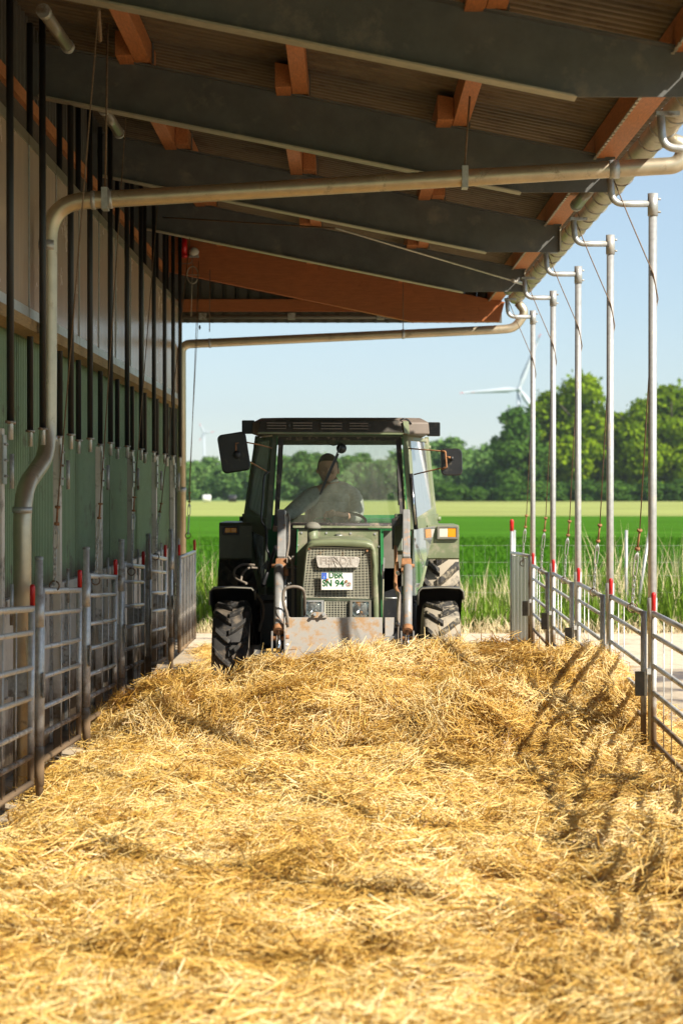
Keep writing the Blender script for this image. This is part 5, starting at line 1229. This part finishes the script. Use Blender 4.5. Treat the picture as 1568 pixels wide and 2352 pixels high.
hose([(913,1430,17.7),(912,1436,17.7)], .018, 'galvc', 'hose_fitting'); hose([(914,1440,17.7),(913,1470,17.6),(918,1495,17.5)], .007)
hose([(584,1298,19.4),(556,1295,19.3),(536,1310,19.2),(540,1330,19.1),(566,1340,18.9)], .012); hose([(590,1305,19.3),(570,1303,19.2),(556,1318,19.1),(553,1336,19.0)], .011)
hose([(590,1366,18.7),(604,1385,18.6),(606,1410,18.5),(596,1450,18.4)], .012)
# door-side dark linkage left of the bonnet
tb(MB().beam(P(618,1290,19.0), P(607,1306,19.0), .02, .05), 'linkage', M['blackp']); tb(MB().tube(PL([(610,1210,19.2),(612,1260,19.1),(622,1285,19.0)]), .011, 8), 'linkage', M['blackp'])
tb(MB().tube(PL([(634,1255,19.0),(604,1345,18.7)]), .018, 8), 'steering_strut', M['blackp']); 
tb(MB().prism(PL([(950,1216,19.2),(1000,1208,19.7),(956,1368,19.2),(944,1368,19.2)])[::-1], (0,.004,0)), 'step_guard', M['sglass'])

# ================================================================== DRIVER
def skin_mesh(name, joints, edges, m_, parent, org, sub=2, extra=None):
    me = bpy.data.meshes.new(name+'_s'); me.from_pydata([tuple(Vector(j[0])-Vector(org)) for j in joints], edges, [])
    o = bpy.data.objects.new(name+'_s', me); COL.objects.link(o)
    sk = o.modifiers.new('s', 'SKIN'); sk.use_smooth_shade = True
    for v_, j in zip(me.skin_vertices[0].data, joints): v_.radius = j[1] if isinstance(j[1], tuple) else (j[1], j[1])
    me.skin_vertices[0].data[0].use_root = True
    s2 = o.modifiers.new('u', 'SUBSURF'); s2.levels = sub; s2.render_levels = sub
    bpy.context.view_layer.update(); dg = bpy.context.evaluated_depsgraph_get(); nm = bpy.data.meshes.new_from_object(o.evaluated_get(dg))
    bpy.data.objects.remove(o)
    vs = [v_.co.copy() for v_ in nm.vertices]; fs = [tuple(p.vertices) for p in nm.polygons]
    mb = MB(); mb.add(vs, fs, True)
    if extra:
        for q in extra: mb.add([Vector(a)-Vector(org) for a in q.v], q.f, True)
    r = mb.build(name, m_, parent); return r
yd = 20.30
def D(px, py, dy=0): return P(px, py, yd+dy)
DO = (D(770,1200)[0], yd+.1, 1.42)
dr = thing('person', DO, 'driver with short dark hair in a grey knitted pullover holding the steering wheel', 'person')
J = [(D(768,1232,.15),(.17,.12)),(D(768,1195,.10),(.165,.11)),(D(766,1150,.04),(.165,.105)),(D(764,1125,.03),(.14,.085)),(D(759,1108,.0),(.062,.06)),(D(756,1098,-.02),(.055,.06)),
     (D(735,1130,.02),(.09,.075)),(D(718,1138,.0),.092),(D(690,1160,-.10),.080),(D(664,1180,-.22),.066),(D(648,1188,-.35),.040),(D(640,1200,-.48),.030),
     (D(797,1128,.03),(.09,.075)),(D(815,1138,.02),.078),(D(820,1165,-.05),.070),(D(818,1190,-.16),.062),(D(797,1186,-.34),.042),(D(778,1181,-.44),.033),(D(767,1180,-.48),.031)]
E = [(0,1),(1,2),(2,3),(3,4),(4,5),(3,6),(6,7),(7,8),(8,9),(9,10),(10,11),(3,12),(12,13),(13,14),(14,15),(15,16),(16,17),(17,18)]
# head
hc = Vector(D(753,1077,-.04))
def hf(p, d):
    x, y, z = p
    if z < 0: x *= 1-.26*(abs(z)/.15)**1.6
    if y < 0:                                  # face side
        if -.015 < z < .03: y *= .93           # eye line
        if z < -.06: y *= 1.02
        if z > .05: y *= .93
    else: y *= 1.08 if z > -.03 else .86
    return Vector((x, y, z))
hd_ = MB(); hd_.ell(hc, (.098,.112,.142), 28, 22, hf)
hd_.ell(hc+Vector((0,-.112,-.018)), (.016,.022,.030), 12, 8); hd_.ell(hc+Vector((0,-.118,-.038)), (.019,.014,.012), 12, 8)
for s_ in (-1,1):
    hd_.ell(hc+Vector((s_*.101,.012,-.018)), (.012,.024,.033), 12, 8)
    hd_.ell(hc+Vector((s_*.034,-.092,.032)), (.024,.012,.007), 10, 6)      # brow
    hd_.ell(hc+Vector((s_*.045,-.082,-.035)), (.028,.022,.022), 10, 8)     # cheek
hd_.ell(hc+Vector((0,-.100,-.068)), (.027,.012,.007), 12, 6); hd_.ell(hc+Vector((0,-.099,-.079)), (.024,.012,.007), 12, 6)
hd_.ell(hc+Vector((0,-.085,-.112)), (.030,.022,.022), 12, 8)
hc_n = hd_
# hands: palm and bent fingers on the wheel rim / lever
def hand(palm_a, palm_b, side, curl):
    h = []
    a = Vector(palm_a); b = Vector(palm_b); d = (b-a).normalized(); s_ = Vector(side).normalized(); dn = Vector(curl).normalized()
    m_ = MB(); c = (a+b)/2
    m_.ell(c, (.045,.045,.020), 12, 8, lambda p, dd: d*p.x*1.05 + s_*p.y + dn*p.z)
    for k in range(4):
        o0 = b + s_*(.030-.020*k) - d*.012; L = (.036,.042,.040,.031)[k]
        m_.tube([o0, o0+d*L*.9-dn*.004, o0+d*L*1.35+dn*.022, o0+d*L*1.1+dn*.044, o0+d*L*.75+dn*.050], [.0105,.0100,.0095,.0085,.006], 8)
    t0 = a + s_*.035 + d*.02
    m_.tube([t0, t0+s_*.018+d*.030+dn*.008, t0+s_*.015+d*.055+dn*.026, t0+s_*.008+d*.07+dn*.036], [.013,.012,.011,.007], 8)
    return m_
hr = hand(D(768,1180,-.48), D(752,1182,-.52), (.2,-.45,.6), (0,-.5,-.8))
hl = hand(D(641,1198,-.46), D(637,1208,-.52), (.8,.2,.1), (0,-.6,-.6))
skj = [(p, (r[0]*.9, r[1]*.9) if isinstance(r, tuple) else r*.86) for p, r in J]
body = skin_mesh('body', skj, E, M['skin'], dr, DO, 2, [hc_n, hr, hl])
# pullover: same skeleton, fuller, without neck top and hands
Jp = [(p, (r[0]*1.03, r[1]*1.05) if isinstance(r, tuple) else r*1.12) for p, r in J]
keep = [0,1,2,3,4,6,7,8,9,10,12,13,14,15,16]; mp_ = {k: i for i, k in enumerate(keep)}
Jk = [Jp[k] for k in keep]; Jk[4] = (D(760,1109,.0), (.072,.068)); Ek = [(mp_[a], mp_[b]) for a, b in E if a in mp_ and b in mp_]
tor = MB(); tor.ell(D(767,1200,.05), (.245,.15,.36), 24, 16); tor.ell(D(766,1142,.02), (.215,.105,.10), 24, 12)
skin_mesh('pullover', Jk, Ek, M['knit'], dr, DO, 2, [tor])
mb = MB(); nck = Vector(D(758,1103,-.01)); mb.tube([nck+Vector((.070*math.cos(a*.5236),.062*math.sin(a*.5236),.012*math.sin(a*.5236))) for a in range(12)], .012, 8, closed=True); mb.build('collar', M['knit'], dr, DO)
mb = MB()
def hairf(p, d):
    x, y, z = p
    if y < 0 and z < .055: y *= .80
    if z < -.03: x *= .9; y *= .92
    return Vector((x, y, max(z, -.055)))
mb.ell(hc+Vector((0,.010,.014)), (.104,.116,.140), 28, 18, hairf); mb.build('hair', M['hair'], dr, DO)

# ================================================================== HAZE
hm = bpy.data.materials.new('haze'); hm.use_nodes = True; hn = hm.node_tree.nodes; hn.remove(hn['Principled BSDF'])
pv = hn.new('ShaderNodeVolumePrincipled'); pv.inputs['Color'].default_value = (.86,.92,1,1); pv.inputs['Density'].default_value = .00011; pv.inputs['Anisotropy'].default_value = .3
hm.node_tree.links.new(pv.outputs[0], hn['Material Output'].inputs['Volume'])
hz = MB().box(-2600, -60, -1.3, 2600, 4300, 175).build('haze', hm); hz['kind'] = 'stuff'; hz['label'] = 'thin summer haze over the fields'
